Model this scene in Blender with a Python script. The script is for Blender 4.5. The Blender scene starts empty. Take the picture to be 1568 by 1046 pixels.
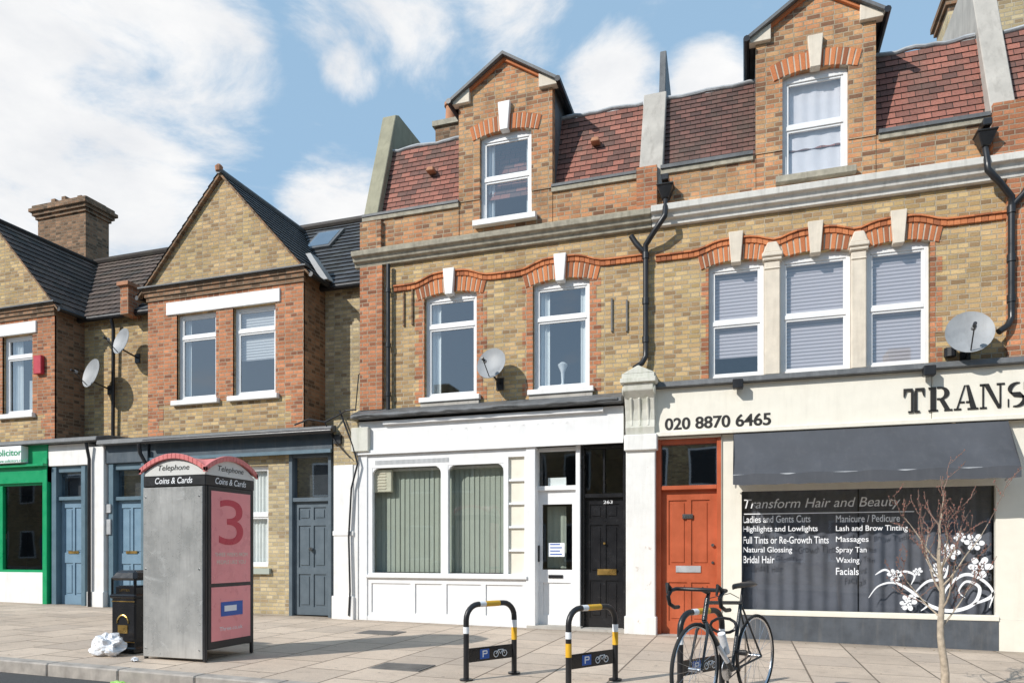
import bpy, math, random
from mathutils import Vector, Matrix, noise as mnoise
random.seed(7)
# ---------------------------------------------------------------- survey of the street (metres)
F=1100.0; CX=784.0; HY=845.0; D=10.66; EYE=1.15
TH=math.atan(F/3384.0); cT=math.cos(TH); sT=math.sin(TH)
def ray(px,py):
    l=(px-CX)/F
    return Vector((l*cT-sT, l*sT+cT, (HY-py)/F))
def wx(px,Y=0.0):
    r=ray(px,0); return r.x*(Y+D)/r.y
def wz(px,py,Y=0.0):
    r=ray(px,py); return EYE+r.z*(Y+D)/r.y
def gz(x): return -.06-.015*max(-30,min(30,x))

# ---------------------------------------------------------------- materials
def nt(name):
    m=bpy.data.materials.new(name); m.use_nodes=True
    t=m.node_tree; t.nodes.clear()
    o=t.nodes.new('ShaderNodeOutputMaterial')
    return m,t,o
def N(t,typ,**kw):
    n=t.nodes.new(typ)
    for k,v in kw.items(): setattr(n,k,v)
    return n
def L(t,a,b): t.links.new(a,b)
def mixc(t,fac,a,b,mode='MIX'):
    n=N(t,'ShaderNodeMix',data_type='RGBA',blend_type=mode)
    for s,v in ((n.inputs[0],fac),(n.inputs[6],a),(n.inputs[7],b)):
        if hasattr(v,'links'): L(t,v,s)
        elif isinstance(v,(int,float)): s.default_value=v
        else: s.default_value=(v[0],v[1],v[2],1)
    return n.outputs[2]
def mathn(t,op,a,b=0.0,clamp=False):
    n=N(t,'ShaderNodeMath',operation=op); n.use_clamp=clamp
    for s,v in ((n.inputs[0],a),(n.inputs[1],b)):
        if hasattr(v,'links'): L(t,v,s)
        else: s.default_value=v
    return n.outputs[0]
def maprange(t,v,a,b,c,d):
    n=N(t,'ShaderNodeMapRange'); L(t,v,n.inputs[0])
    for i,x in enumerate((a,b,c,d)): n.inputs[i+1].default_value=x
    return n.outputs[0]
def noise(t,vec,scale,detail=4,rough=.55,dist=0):
    n=N(t,'ShaderNodeTexNoise'); n.inputs['Scale'].default_value=scale
    n.inputs['Detail'].default_value=detail; n.inputs['Roughness'].default_value=rough; n.inputs['Distortion'].default_value=dist
    if vec is not None: L(t,vec,n.inputs['Vector'])
    return n.outputs['Fac']
def mapping(t,vec,sc=(1,1,1),loc=(0,0,0)):
    n=N(t,'ShaderNodeMapping'); L(t,vec,n.inputs[0]); n.inputs['Scale'].default_value=sc; n.inputs['Location'].default_value=loc
    return n.outputs[0]
def objc(t): return N(t,'ShaderNodeTexCoord').outputs['Object']
def bump(t,h,strength,dist):
    n=N(t,'ShaderNodeBump'); n.inputs['Strength'].default_value=strength; n.inputs['Distance'].default_value=dist
    L(t,h,n.inputs['Height']); return n.outputs[0]
def scalec(t,c,f):
    g=N(t,'ShaderNodeVectorMath',operation='SCALE')
    if hasattr(c,'links'): L(t,c,g.inputs[0])
    else: g.inputs[0].default_value=c
    L(t,f,g.inputs['Scale']); return g.outputs[0]
def princ(t,o,col,rough=.8,metal=0,normal=None,spec=.5):
    p=N(t,'ShaderNodeBsdfPrincipled')
    if hasattr(col,'links'): L(t,col,p.inputs['Base Color'])
    else: p.inputs['Base Color'].default_value=(*col,1)
    if hasattr(rough,'links'): L(t,rough,p.inputs['Roughness'])
    else: p.inputs['Roughness'].default_value=rough
    p.inputs['Metallic'].default_value=metal
    p.inputs['Specular IOR Level'].default_value=spec
    if normal is not None: L(t,normal,p.inputs['Normal'])
    L(t,p.outputs[0],o.inputs[0]); return p
M={}
def basic(name,col,rough=.6,metal=0,var=.12,scale=6,bmp=.15,streak=.0,dirtcol=(.12,.10,.08),fine=90,spec=.5,patch=None):
    m,t,o=nt(name); v=objc(t)
    n1=noise(t,v,scale,5)
    c=scalec(t,col,maprange(t,n1,.3,.7,1-var,1+var))
    if streak>0:
        s=noise(t,mapping(t,v,(5,5,.6)),2.2,6,.65)
        c=mixc(t,maprange(t,s,.5,.8,0,streak),c,dirtcol)
    if patch:
        s=noise(t,v,patch[1],6,.6)
        c=mixc(t,maprange(t,s,patch[2],patch[2]+.03,0,1),c,patch[0])
    fn=noise(t,v,fine,3)
    princ(t,o,c,maprange(t,n1,.3,.7,max(.02,rough-.08),min(1,rough+.08)),metal,bump(t,fn,bmp,.01),spec)
    M[name]=m; return m
def brick(name,c1,c2,c3,mortar,dark=.55,soot=.35,alt=None,altf=.6,bw=.125,rh=.066,big=(1.10,.76)):
    m,t,o=nt(name); v=objc(t)
    sp=N(t,'ShaderNodeSeparateXYZ'); L(t,v,sp.inputs[0])
    u=mathn(t,'ADD',sp.outputs[0],sp.outputs[1])
    w=noise(t,v,9,2)
    wob=mathn(t,'MULTIPLY',mathn(t,'SUBTRACT',w,.5),.009)
    cb=N(t,'ShaderNodeCombineXYZ'); L(t,u,cb.inputs[0]); L(t,mathn(t,'ADD',sp.outputs[2],wob),cb.inputs[1])
    def bt(vec,a,b,mo):
        n=N(t,'ShaderNodeTexBrick'); L(t,vec,n.inputs[0])
        n.squash=1.4; n.squash_frequency=2
        n.inputs['Color1'].default_value=(*a,1); n.inputs['Color2'].default_value=(*b,1); n.inputs['Mortar'].default_value=(*mo,1)
        n.inputs['Scale'].default_value=1; n.inputs['Brick Width'].default_value=bw; n.inputs['Row Height'].default_value=rh
        n.inputs['Mortar Size'].default_value=.008; n.inputs['Mortar Smooth'].default_value=.3
        return n
    b1=bt(cb.outputs[0],c1,c2,mortar)
    b2=bt(mapping(t,cb.outputs[0],(1,1,1),(0,rh*540,0)),(0,0,0),(1,1,1),(0,0,0))
    b3=bt(mapping(t,cb.outputs[0],(1,1,1),(0,rh*222,0)),(.80,.80,.80),(1.18,1.18,1.18),(1,1,1))
    c=b1.outputs[0]
    if alt:
        an=noise(t,mapping(t,v,(1,1,1),(7,3,2)),1.3,7,.65)
        b4=bt(mapping(t,cb.outputs[0],(1,1,1),(0,rh*88,0)),(-.12,-.12,-.12),(.12,.12,.12),(0,0,0))
        c=mixc(t,maprange(t,mathn(t,'ADD',an,b4.outputs[0]),.5,.62,0,altf),c,alt)
    c=mixc(t,maprange(t,b2.outputs[0],dark,dark+.25,0,.8),c,c3)
    c=mixc(t,b1.outputs['Fac'],c,mortar)
    c=mixc(t,1.0,c,b3.outputs[0],'MULTIPLY')
    n1=noise(t,v,1.1,6,.6)
    c=scalec(t,c,maprange(t,n1,.3,.72,big[0],big[1]))
    s=noise(t,mapping(t,v,(2.2,2.2,.7)),1.6,8,.7)
    c=mixc(t,maprange(t,s,.52,.78,0,soot),c,(.085,.065,.05))
    fine=noise(t,v,50,4,.7)
    c=scalec(t,c,maprange(t,fine,.25,.75,.78,1.22))
    h=mathn(t,'SUBTRACT',mathn(t,'MULTIPLY',fine,.6),b1.outputs['Fac'])
    princ(t,o,c,.92,0,bump(t,h,.8,.013),.25)
    M[name]=m
def islandmat(name,c1,c2,c3,rough=.9,soot=.3):
    m,t,o=nt(name); v=objc(t)
    g=N(t,'ShaderNodeNewGeometry').outputs['Random Per Island']
    r=N(t,'ShaderNodeValToRGB'); L(t,g,r.inputs[0])
    r.color_ramp.elements[0].color=(*c1,1); r.color_ramp.elements[1].color=(*c3,1)
    e=r.color_ramp.elements.new(.55); e.color=(*c2,1)
    s=noise(t,v,2.5,6,.65)
    c=mixc(t,maprange(t,s,.5,.75,0,soot),r.outputs[0],(.07,.045,.035))
    fn=noise(t,v,70,3)
    princ(t,o,scalec(t,c,maprange(t,fn,.25,.75,.8,1.2)),rough,0,bump(t,fn,.4,.01),.25); M[name]=m
def tile(name,c1,c2,c3,bw=.17,rh=.1,moss=(.10,.10,.06),rough=.75,wave=False,mossf=.4):
    m,t,o=nt(name); v=objc(t); uv=N(t,'ShaderNodeTexCoord').outputs['UV']
    def bt(vec,a,b,mo):
        n=N(t,'ShaderNodeTexBrick'); L(t,vec,n.inputs[0])
        n.inputs['Color1'].default_value=(*a,1); n.inputs['Color2'].default_value=(*b,1); n.inputs['Mortar'].default_value=(*mo,1)
        n.inputs['Scale'].default_value=1; n.inputs['Brick Width'].default_value=bw; n.inputs['Row Height'].default_value=rh; n.inputs['Mortar Size'].default_value=.004; return n
    n=bt(uv,c1,c2,(.03,.022,.018)); n2=bt(mapping(t,uv,(1,1,1),(bw*31,rh*12,0)),(0,0,0),(1,1,1),(0,0,0))
    c=mixc(t,maprange(t,n2.outputs[0],.5,.9,0,.9),n.outputs[0],c3)
    s=noise(t,mapping(t,v,(1.6,1.6,.7)),1.8,7,.65)
    c=mixc(t,maprange(t,s,.46,.72,0,mossf),c,moss)
    fn=noise(t,v,45,4); c=scalec(t,c,maprange(t,fn,.25,.75,.72,1.28))
    h=mathn(t,'SUBTRACT',mathn(t,'MULTIPLY',fn,.3),n.outputs['Fac'])
    if wave:
        sp=N(t,'ShaderNodeSeparateXYZ'); L(t,uv,sp.inputs[0])
        w=mathn(t,'SINE',mathn(t,'MULTIPLY',sp.outputs[0],2*math.pi/.15))
        h=mathn(t,'ADD',h,mathn(t,'MULTIPLY',w,1.5))
    princ(t,o,c,rough,0,bump(t,h,.7,.014),.35); M[name]=m

brick('brick_yellow',(.62,.455,.235),(.52,.36,.165),(.30,.19,.105),(.45,.375,.27),.62,.26,(.52,.32,.17),.40)
brick('brick_yellow_pale',(.60,.49,.30),(.50,.39,.22),(.32,.23,.14),(.48,.42,.32),.68,.25)
brick('brick_orange',(.58,.245,.125),(.47,.185,.09),(.24,.10,.06),(.42,.32,.23),.62,.30)
brick('brick_mixed',(.59,.285,.14),(.52,.225,.11),(.19,.10,.065),(.42,.34,.24),.60,.48,(.56,.39,.20),.5)
brick('brick_brown',(.34,.20,.12),(.25,.145,.085),(.11,.075,.05),(.27,.21,.15),.55,.5)
islandmat('brick_rubbed',(.64,.245,.105),(.54,.19,.08),(.30,.11,.055))
tile('tile_red',(.36,.145,.105),(.25,.10,.075),(.125,.068,.056),moss=(.14,.115,.09))
tile('tile_plum',(.19,.095,.078),(.14,.072,.06),(.085,.052,.046),bw=.15,rh=.085,moss=(.12,.095,.075),mossf=.55)
tile('tile_brown',(.14,.10,.082),(.105,.078,.065),(.06,.05,.045),bw=.3,rh=.2,wave=True,mossf=.25)
tile('slate',(.085,.09,.10),(.058,.063,.07),(.042,.044,.048),bw=.25,rh=.17,rough=.55,mossf=.25)
basic('paint_white',(.80,.79,.77),.5,var=.05,streak=.25,dirtcol=(.38,.35,.31),bmp=.08)
basic('paint_white_fresh',(.80,.80,.80),.38,var=.04,streak=.13,dirtcol=(.45,.42,.38),bmp=.06)
basic('paint_peeling',(.77,.76,.73),.6,var=.05,streak=.28,dirtcol=(.42,.38,.33),patch=((.58,.50,.44),3.2,.64),bmp=.25)
basic('stone_capital',(.64,.63,.56),.75,var=.1,streak=.6,dirtcol=(.26,.29,.18),bmp=.3)
basic('cream_fascia',(.80,.76,.66),.45,var=.03,streak=.16,dirtcol=(.42,.38,.31))
basic('stone_cream',(.70,.62,.51),.8,var=.1,streak=.35,dirtcol=(.32,.27,.20),bmp=.3)
basic('stone_weathered',(.38,.345,.27),.9,var=.25,scale=10,streak=.65,dirtcol=(.12,.11,.085),bmp=.4)
basic('cornice_white',(.70,.68,.63),.8,var=.1,streak=.55,dirtcol=(.22,.20,.17),bmp=.3)
basic('render_grey',(.46,.43,.385),.9,var=.15,scale=3,streak=.5,dirtcol=(.18,.16,.14),bmp=.3)
basic('mortar_light',(.50,.43,.34),.9,var=.15,scale=8,bmp=.3)
basic('render_khaki',(.33,.31,.22),.9,var=.2,scale=3,streak=.5,dirtcol=(.14,.13,.09),bmp=.3)
basic('lead',(.11,.115,.12),.55,var=.3,scale=5,streak=.4,dirtcol=(.27,.27,.27),bmp=.35)
basic('lead_light',(.38,.39,.40),.55,var=.2,scale=5,bmp=.3)
basic('black_iron',(.018,.018,.020),.35,var=.2,bmp=.08)
basic('black_gloss',(.015,.015,.017),.22,var=.15,bmp=.04)
basic('orange_door',(.45,.105,.045),.36,var=.18,scale=3,streak=.22,dirtcol=(.24,.06,.03),bmp=.10,spec=.35)
basic('grey_door',(.10,.13,.155),.4,var=.08,bmp=.05)
basic('blue_door',(.17,.27,.36),.4,var=.06,bmp=.05)
basic('blue_frame',(.10,.165,.21),.45,var=.08,streak=.2,dirtcol=(.2,.2,.2),bmp=.05)
basic('slate_fascia',(.055,.078,.10),.5,var=.15,streak=.25,dirtcol=(.2,.2,.2))
basic('green_paint',(.0,.30,.11),.35,var=.08)
basic('awning_fabric',(.068,.073,.085),.8,var=.16,scale=2,streak=.25,dirtcol=(.14,.14,.15),fine=300)
basic('stallriser_grey',(.085,.095,.11),.5,var=.2,streak=.3,dirtcol=(.25,.23,.2))
basic('brass',(.65,.42,.14),.3,1.0)
basic('chrome',(.6,.6,.62),.22,1.0,var=.1)
basic('blind_green',(.37,.40,.35),.8,var=.05,bmp=.02)
basic('cream_panel',(.76,.72,.61),.5,var=.04)
basic('curtain_white',(.80,.81,.82),.9,var=.05,bmp=.02)
basic('curtain_grey',(.17,.175,.195),.9,var=.15,bmp=.05)
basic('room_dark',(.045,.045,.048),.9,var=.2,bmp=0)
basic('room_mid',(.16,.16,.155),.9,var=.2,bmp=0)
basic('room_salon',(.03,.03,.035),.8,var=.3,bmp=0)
basic('decal_white',(.84,.85,.87),.5,var=.02,bmp=0)
basic('decal_black',(.02,.018,.016),.5,var=.1,bmp=0)
basic('plate_blue',(.02,.10,.42),.4,var=.05)
basic('yellow_tape',(.75,.42,.03),.45,var=.1)
basic('grey_dish',(.30,.31,.32),.5,var=.12,streak=.4,dirtcol=(.12,.12,.12))
basic('kiosk_roof',(.70,.21,.20),.4,var=.08,streak=.15,dirtcol=(.45,.32,.32))
basic('kiosk_sign',(.66,.65,.62),.45,var=.04,streak=.1)
basic('poster_pink',(.88,.31,.32),.3,var=.05,streak=.08,dirtcol=(.9,.5,.5))
basic('poster_red',(.58,.05,.08),.3,var=.05)
basic('red_plastic',(.45,.03,.05),.4)
basic('terracotta',(.42,.20,.11),.85,var=.2)
basic('bark',(.42,.35,.27),.85,var=.25,scale=25,bmp=.4)
basic('twig',(.21,.14,.11),.8,var=.2)
basic('bud',(.28,.12,.09),.8,var=.3)
basic('plastic_white',(.78,.79,.82),.35,var=.10,scale=14,bmp=.3)
basic('litter_green',(.30,.55,.12),.4,var=.3,scale=30)
basic('tyre',(.02,.02,.02),.8)
basic('bike_frame',(.03,.035,.04),.25,var=.1)
basic('vent_beige',(.66,.61,.49),.5)
basic('asphalt',(.07,.07,.07),.9,var=.3,scale=40,bmp=.6,fine=200)
basic('kerb_stone',(.40,.36,.32),.9,var=.25,scale=7,bmp=.5,streak=.3)
basic('far_ground',(.16,.15,.13),.95,var=.2,scale=.5)
basic('cast_iron',(.15,.14,.13),.6,var=.3,bmp=.5)
basic('leaf_brown',(.20,.13,.07),.9,var=.3)

# brushed, scuffed steel kiosk panel
m,t,o=nt('kiosk_panel'); v=objc(t)
n1=noise(t,v,2.0,7,.7); n2=noise(t,mapping(t,v,(1,1,1.6),(3,0,1)),3.0,8,.7,.6)
c=mixc(t,maprange(t,n1,.35,.7,0,1),(.40,.40,.39),(.58,.57,.55))
c=mixc(t,maprange(t,n2,.58,.70,0,.6),c,(.78,.78,.77))
n3=noise(t,mapping(t,v,(12,12,.8)),3,6,.7); c=mixc(t,maprange(t,n3,.5,.75,0,.45),c,(.24,.235,.23))
brs=noise(t,mapping(t,v,(90,90,2)),2,3)
princ(t,o,c,maprange(t,n1,.3,.7,.20,.40),.35,bump(t,brs,.06,.01)); M['kiosk_panel']=m
# glass
def glassmat(name,base,tint=(1,1,1)):
    m,t,o=nt(name); v=objc(t)
    lw=N(t,'ShaderNodeLayerWeight'); lw.inputs[0].default_value=.5
    f=mathn(t,'ADD',mathn(t,'MULTIPLY',mathn(t,'POWER',lw.outputs['Facing'],4.0),.85),base,True)
    tr=N(t,'ShaderNodeBsdfTransparent'); tr.inputs[0].default_value=(*tint,1)
    gl=N(t,'ShaderNodeBsdfGlossy'); gl.inputs['Roughness'].default_value=.02; gl.inputs[0].default_value=(.95,.97,1,1)
    L(t,bump(t,noise(t,v,1.3,1),.06,.02),gl.inputs['Normal'])
    mx=N(t,'ShaderNodeMixShader'); L(t,f,mx.inputs[0]); L(t,tr.outputs[0],mx.inputs[1]); L(t,gl.outputs[0],mx.inputs[2])
    L(t,mx.outputs[0],o.inputs[0]); M[name]=m
glassmat('glass',.22,(.88,.92,.92)); glassmat('glass_shop',.10,(.9,.93,.91)); glassmat('glass_dark',.09,(.80,.82,.85)); glassmat('glass_blue',.30,(.7,.75,.8)); glassmat('glass_bay',.16,(.88,.88,.9))
# venetian blind
m,t,o=nt('venetian'); v=objc(t); sp=N(t,'ShaderNodeSeparateXYZ'); L(t,v,sp.inputs[0])
w=mathn(t,'SINE',mathn(t,'MULTIPLY',sp.outputs[2],2*math.pi/.05))
c=mixc(t,maprange(t,w,-.6,.6,0,1),(.44,.43,.455),(.62,.61,.63)); princ(t,o,c,.6,0,bump(t,w,.5,.01)); M['venetian']=m
# paving
m,t,o=nt('paving_slabs'); v=objc(t)
def slab(vec,a,b,mo,ms=.010):
    n=N(t,'ShaderNodeTexBrick'); L(t,vec,n.inputs[0])
    n.inputs['Color1'].default_value=(*a,1); n.inputs['Color2'].default_value=(*b,1); n.inputs['Mortar'].default_value=(*mo,1)
    n.inputs['Scale'].default_value=1; n.inputs['Brick Width'].default_value=.75; n.inputs['Row Height'].default_value=.6
    n.inputs['Mortar Size'].default_value=ms; n.inputs['Mortar Smooth'].default_value=.2; return n
rot=N(t,'ShaderNodeMapping'); L(t,v,rot.inputs[0]); rot.inputs['Rotation'].default_value=(0,0,math.radians(90))
s1=slab(rot.outputs[0],(.66,.54,.43),(.56,.455,.36),(.19,.15,.115)); s2=slab(mapping(t,rot.outputs[0],(1,1,1),(.75*13,.6*8,0)),(0,0,0),(1,1,1),(0,0,0))
c=mixc(t,maprange(t,s2.outputs[0],.6,.9,0,.6),s1.outputs[0],(.45,.375,.31))
n1=noise(t,v,.9,8,.68); c=mixc(t,maprange(t,n1,.46,.72,0,.5),c,(.30,.245,.20))
n3=noise(t,v,9,7,.72); c=mixc(t,maprange(t,n3,.54,.70,0,.45),c,(.29,.235,.19))
vo=N(t,'ShaderNodeTexVoronoi'); L(t,v,vo.inputs['Vector']); vo.inputs['Scale'].default_value=4.2
c=mixc(t,maprange(t,vo.outputs['Distance'],.05,.09,.55,0),c,(.15,.13,.115))
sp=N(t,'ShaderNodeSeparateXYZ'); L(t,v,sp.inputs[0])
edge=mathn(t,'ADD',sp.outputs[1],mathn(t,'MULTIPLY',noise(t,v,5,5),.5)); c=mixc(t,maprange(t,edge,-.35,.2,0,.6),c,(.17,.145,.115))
n2=noise(t,v,120,3); c=scalec(t,c,maprange(t,n2,.3,.7,.83,1.17))
h=mathn(t,'SUBTRACT',mathn(t,'MULTIPLY',n2,.4),s1.outputs['Fac'])
princ(t,o,c,.85,0,bump(t,h,.6,.012),.25); M['paving_slabs']=m

# ---------------------------------------------------------------- geometry accumulators
ACC={}; OWN={}
class Acc:
    def __init__(s): s.v=[]; s.f=[]; s.uv=[]; s.smooth=False; s.bev=0
def own(bid,name,loc):
    OWN[bid]=(name,Vector(loc)); return bid
def A(bid,part,mat,smooth=False,bev=0):
    k=(bid,part,mat)
    if k not in ACC: ACC[k]=Acc()
    a=ACC[k]; a.smooth=a.smooth or smooth; a.bev=max(a.bev,bev); return a
def face(a,pts,uv=None):
    i=len(a.v); a.v+= [tuple(p) for p in pts]; a.f.append(tuple(range(i,i+len(pts)))); a.uv.append(uv or [(0,0)]*len(pts))
def mesh(a,vs,fs):
    i=len(a.v); a.v+=[tuple(p) for p in vs]
    for f in fs: a.f.append(tuple(i+j for j in f)); a.uv.append([(0,0)]*len(f))
BF=[(0,3,2,1),(4,5,6,7),(0,1,5,4),(1,2,6,5),(2,3,7,6),(3,0,4,7)]
def box(a,x0,x1,y0,y1,z0,z1):
    if x0>x1:x0,x1=x1,x0
    if y0>y1:y0,y1=y1,y0
    if z0>z1:z0,z1=z1,z0
    mesh(a,[(x0,y0,z0),(x1,y0,z0),(x1,y1,z0),(x0,y1,z0),(x0,y0,z1),(x1,y0,z1),(x1,y1,z1),(x0,y1,z1)],BF)
def prism_y(a,pts,y0,y1):
    n=len(pts); vs=[(p[0],y0,p[1]) for p in pts]+[(p[0],y1,p[1]) for p in pts]
    mesh(a,vs,[tuple(range(n)),tuple(range(2*n-1,n-1,-1))]+[(i,i+n,(i+1)%n+n,(i+1)%n) for i in range(n)])
def prism_x(a,pts,x0,x1):
    n=len(pts); vs=[(x0,p[0],p[1]) for p in pts]+[(x1,p[0],p[1]) for p in pts]
    mesh(a,vs,[tuple(range(n)),tuple(range(2*n-1,n-1,-1))]+[(i,i+n,(i+1)%n+n,(i+1)%n) for i in range(n)])
def tube(a,pts,r,seg=10,closed=False):
    pts=[Vector(p) for p in pts]; n=len(pts)
    rs=r if isinstance(r,(list,tuple)) else [r]*n
    vs=[];prev=None
    for i in range(n):
        if closed: d=(pts[(i+1)%n]-pts[i-1])
        else: d=pts[min(i+1,n-1)]-pts[max(i-1,0)]
        if d.length<1e-9: d=Vector((0,0,1))
        d.normalize()
        if prev is None:
            up=Vector((0,0,1)) if abs(d.z)<.9 else Vector((1,0,0))
            u=d.cross(up).normalized()
        else:
            u=(prev-d*prev.dot(d)); u=u.normalized() if u.length>1e-6 else d.orthogonal().normalized()
        prev=u; w=d.cross(u)
        for k in range(seg):
            an=2*math.pi*k/seg; vs.append(pts[i]+(u*math.cos(an)+w*math.sin(an))*rs[i])
    fs=[]
    for i in range(n if closed else n-1):
        j=(i+1)%n
        for k in range(seg): fs.append((i*seg+k,i*seg+(k+1)%seg,j*seg+(k+1)%seg,j*seg+k))
    if not closed: fs+= [tuple(range(seg-1,-1,-1)),tuple((n-1)*seg+k for k in range(seg))]
    mesh(a,vs,fs)
def wall(a,x0,x1,z0,z1,ops,y,rev=.14):
    xs=sorted({x0,x1}|{min(max(v,x0),x1) for o in ops for v in o[:2]}); zs=sorted({z0,z1}|{min(max(v,z0),z1) for o in ops for v in o[2:4]})
    def opn(i,j):
        if i<0 or j<0 or i>=len(xs)-1 or j>=len(zs)-1: return None
        cx=(xs[i]+xs[i+1])/2; cz=(zs[j]+zs[j+1])/2
        return any(o[0]<cx<o[1] and o[2]<cz<o[3] for o in ops)
    for i in range(len(xs)-1):
        for j in range(len(zs)-1):
            X0,X1,Z0,Z1=xs[i],xs[i+1],zs[j],zs[j+1]
            if not opn(i,j): face(a,[(X0,y,Z0),(X1,y,Z0),(X1,y,Z1),(X0,y,Z1)])
            else:
                if opn(i-1,j) is False: face(a,[(X0,y,Z0),(X0,y+rev,Z0),(X0,y+rev,Z1),(X0,y,Z1)])
                if opn(i+1,j) is False: face(a,[(X1,y,Z0),(X1,y+rev,Z0),(X1,y+rev,Z1),(X1,y,Z1)])
                if opn(i,j-1) is False: face(a,[(X0,y,Z0),(X1,y,Z0),(X1,y+rev,Z0),(X0,y+rev,Z0)])
                if opn(i,j+1) is False: face(a,[(X0,y,Z1),(X1,y,Z1),(X1,y+rev,Z1),(X0,y+rev,Z1)])
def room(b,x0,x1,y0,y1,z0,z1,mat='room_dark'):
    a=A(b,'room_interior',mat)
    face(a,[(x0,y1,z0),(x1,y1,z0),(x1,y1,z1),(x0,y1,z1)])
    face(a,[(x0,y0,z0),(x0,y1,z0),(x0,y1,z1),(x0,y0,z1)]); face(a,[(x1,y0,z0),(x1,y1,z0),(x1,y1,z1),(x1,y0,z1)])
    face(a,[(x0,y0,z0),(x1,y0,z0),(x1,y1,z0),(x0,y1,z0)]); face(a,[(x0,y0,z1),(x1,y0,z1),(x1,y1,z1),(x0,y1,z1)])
def curtain(a,x0,x1,z0,z1,y,amp=.02,wl=.09,flare=0):
    n=max(4,int((x1-x0)/.012)); vs=[];ph=random.random()*6
    for i in range(n+1):
        x=x0+(x1-x0)*i/n; q=(x-x0)/wl*2*math.pi
        dy=amp*(math.sin(q+ph)+.5*math.sin(q*.43+ph*2)); vs+=[(x+flare,y+dy,z0),(x,y+dy*.7,z1)]
    mesh(a,vs,[(2*i,2*i+2,2*i+3,2*i+1) for i in range(n)]); a.smooth=True
def window(b,x0,x1,z0,z1,y=0,rec=.09,trans=None,fmat='paint_white_fresh',glass='glass',fw=.055,top=0,roomm='room_dark',curt=(),blind=None,depth=.9,sash=.03):
    a=A(b,'window_frames',fmat,bev=.004)
    f0=y+rec-.02;f1=y+rec+.05
    box(a,x0,x0+fw,f0,f1,z0,z1+top); box(a,x1-fw,x1,f0,f1,z0,z1+top)
    box(a,x0+fw,x1-fw,f0,f1,z1-fw,z1+top); box(a,x0+fw,x1-fw,f0,f1,z0,z0+fw)
    panes=[(z0+fw,z1-fw)]
    if trans:
        box(a,x0+fw,x1-fw,f0,f1,trans-.03,trans+.03); panes=[(z0+fw,trans-.03),(trans+.03,z1-fw)]
    for (p0,p1) in panes:
        q0=y+rec-.004; q1=y+rec+.03; X0,X1=x0+fw,x1-fw
        if sash:
            box(a,X0,X0+sash,q0,q1,p0,p1); box(a,X1-sash,X1,q0,q1,p0,p1)
            box(a,X0+sash,X1-sash,q0,q1,p0,p0+sash); box(a,X0+sash,X1-sash,q0,q1,p1-sash,p1)
        face(A(b,'window_glass',glass),[(X0,y+rec+.014,p0),(X1,y+rec+.014,p0),(X1,y+rec+.014,p1),(X0,y+rec+.014,p1)])
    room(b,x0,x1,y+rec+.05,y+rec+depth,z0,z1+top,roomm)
    for (c0,c1,k0,k1) in curt:
        curtain(A(b,'curtains','curtain_white'),x0+(x1-x0)*c0,x0+(x1-x0)*c1,z0+(z1-z0)*k0+.01,z0+(z1-z0)*k1-.01,y+rec+.10,.014,.07)
    if blind:
        face(A(b,'blinds','venetian'),[(x0+.02,y+rec+.08,z0+(z1-z0)*blind),(x1-.02,y+rec+.08,z0+(z1-z0)*blind),(x1-.02,y+rec+.08,z1),(x0+.02,y+rec+.08,z1)])
def sill(b,x0,x1,z,y=0,mat='paint_white',h=.06,proj=.08):
    box(A(b,'window_sills',mat,bev=.006),x0,x1,y-proj,y+.07,z-h,z)
def arch(b,x0,x1,z1,y=0,rise=.06,th=.25,n=15,key=None,kmat='stone_cream',mat='brick_rubbed',ext=.12):
    xc=(x0+x1)/2; hw=(x1-x0)/2+ext; a=A(b,'brick_arches',mat,bev=.004)
    def pt(s,tt):
        return (xc+s*hw*(1+.11*tt), z1+rise*(1-s*s)-.03*abs(s)**3+th*tt*(1-.12*s*s))
    for i in range(n):
        s0=-1+2*i/n+.018; s1=-1+2*(i+1)/n-.018
        prism_y(a,[pt(s0,0),pt(s1,0),pt(s1,1),pt(s0,1)],y-.014-.004*random.random(),y+.1)
    am=A(b,'arch_mortar','mortar_light')
    prism_y(am,[pt(-.99,.02),pt(-.5,.02),pt(0,.02),pt(.5,.02),pt(.99,.02),pt(.99,.98),pt(.5,.98),pt(0,.98),pt(-.5,.98),pt(-.99,.98)],y-.007,y+.09)
    if key:
        k0,k1=key; prism_y(A(b,'keystones',kmat,bev=.008),[(xc-.065,k0),(xc+.065,k0),(xc+.1,k1),(xc-.1,k1)],y-.08,y+.05)
def course(b,x0,x1,zf,y=0,mat='brick_rubbed',step=.078,h=.075,proj=.035):
    a=A(b,'string_course',mat,bev=.004); x=x0
    while x<x1-.01:
        e=min(x+step,x1); za,zb=zf(x+.004),zf(e-.004); p=proj-.004*random.random()
        prism_y(a,[(x+.002,za-h),(e-.002,zb-h),(e-.002,zb),(x+.002,za)],y-p,y+.02); x+=step
    a2=A(b,'string_course_cap','brick_rubbed'); n=int((x1-x0)/.1); 
    for i in range(n):
        xa=x0+(x1-x0)*i/n; xb=x0+(x1-x0)*(i+1)/n
        prism_y(a2,[(xa,zf(xa)),(xb,zf(xb)),(xb,zf(xb)+.022),(xa,zf(xa)+.022)],y-proj-.02,y+.02)
def quoin(b,x,dirn,z0,z1,w=.11,w2=.2,y=0,mat='brick_orange',proud=.005):
    a=A(b,'brick_dressings',mat); z=z0;i=0
    while z<z1-.01:
        e=min(z+.198,z1); ww=w if i%2 else w2
        box(a,x,x+dirn*ww,y-proud,y+.03,z,e); z+=.198;i+=1
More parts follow.
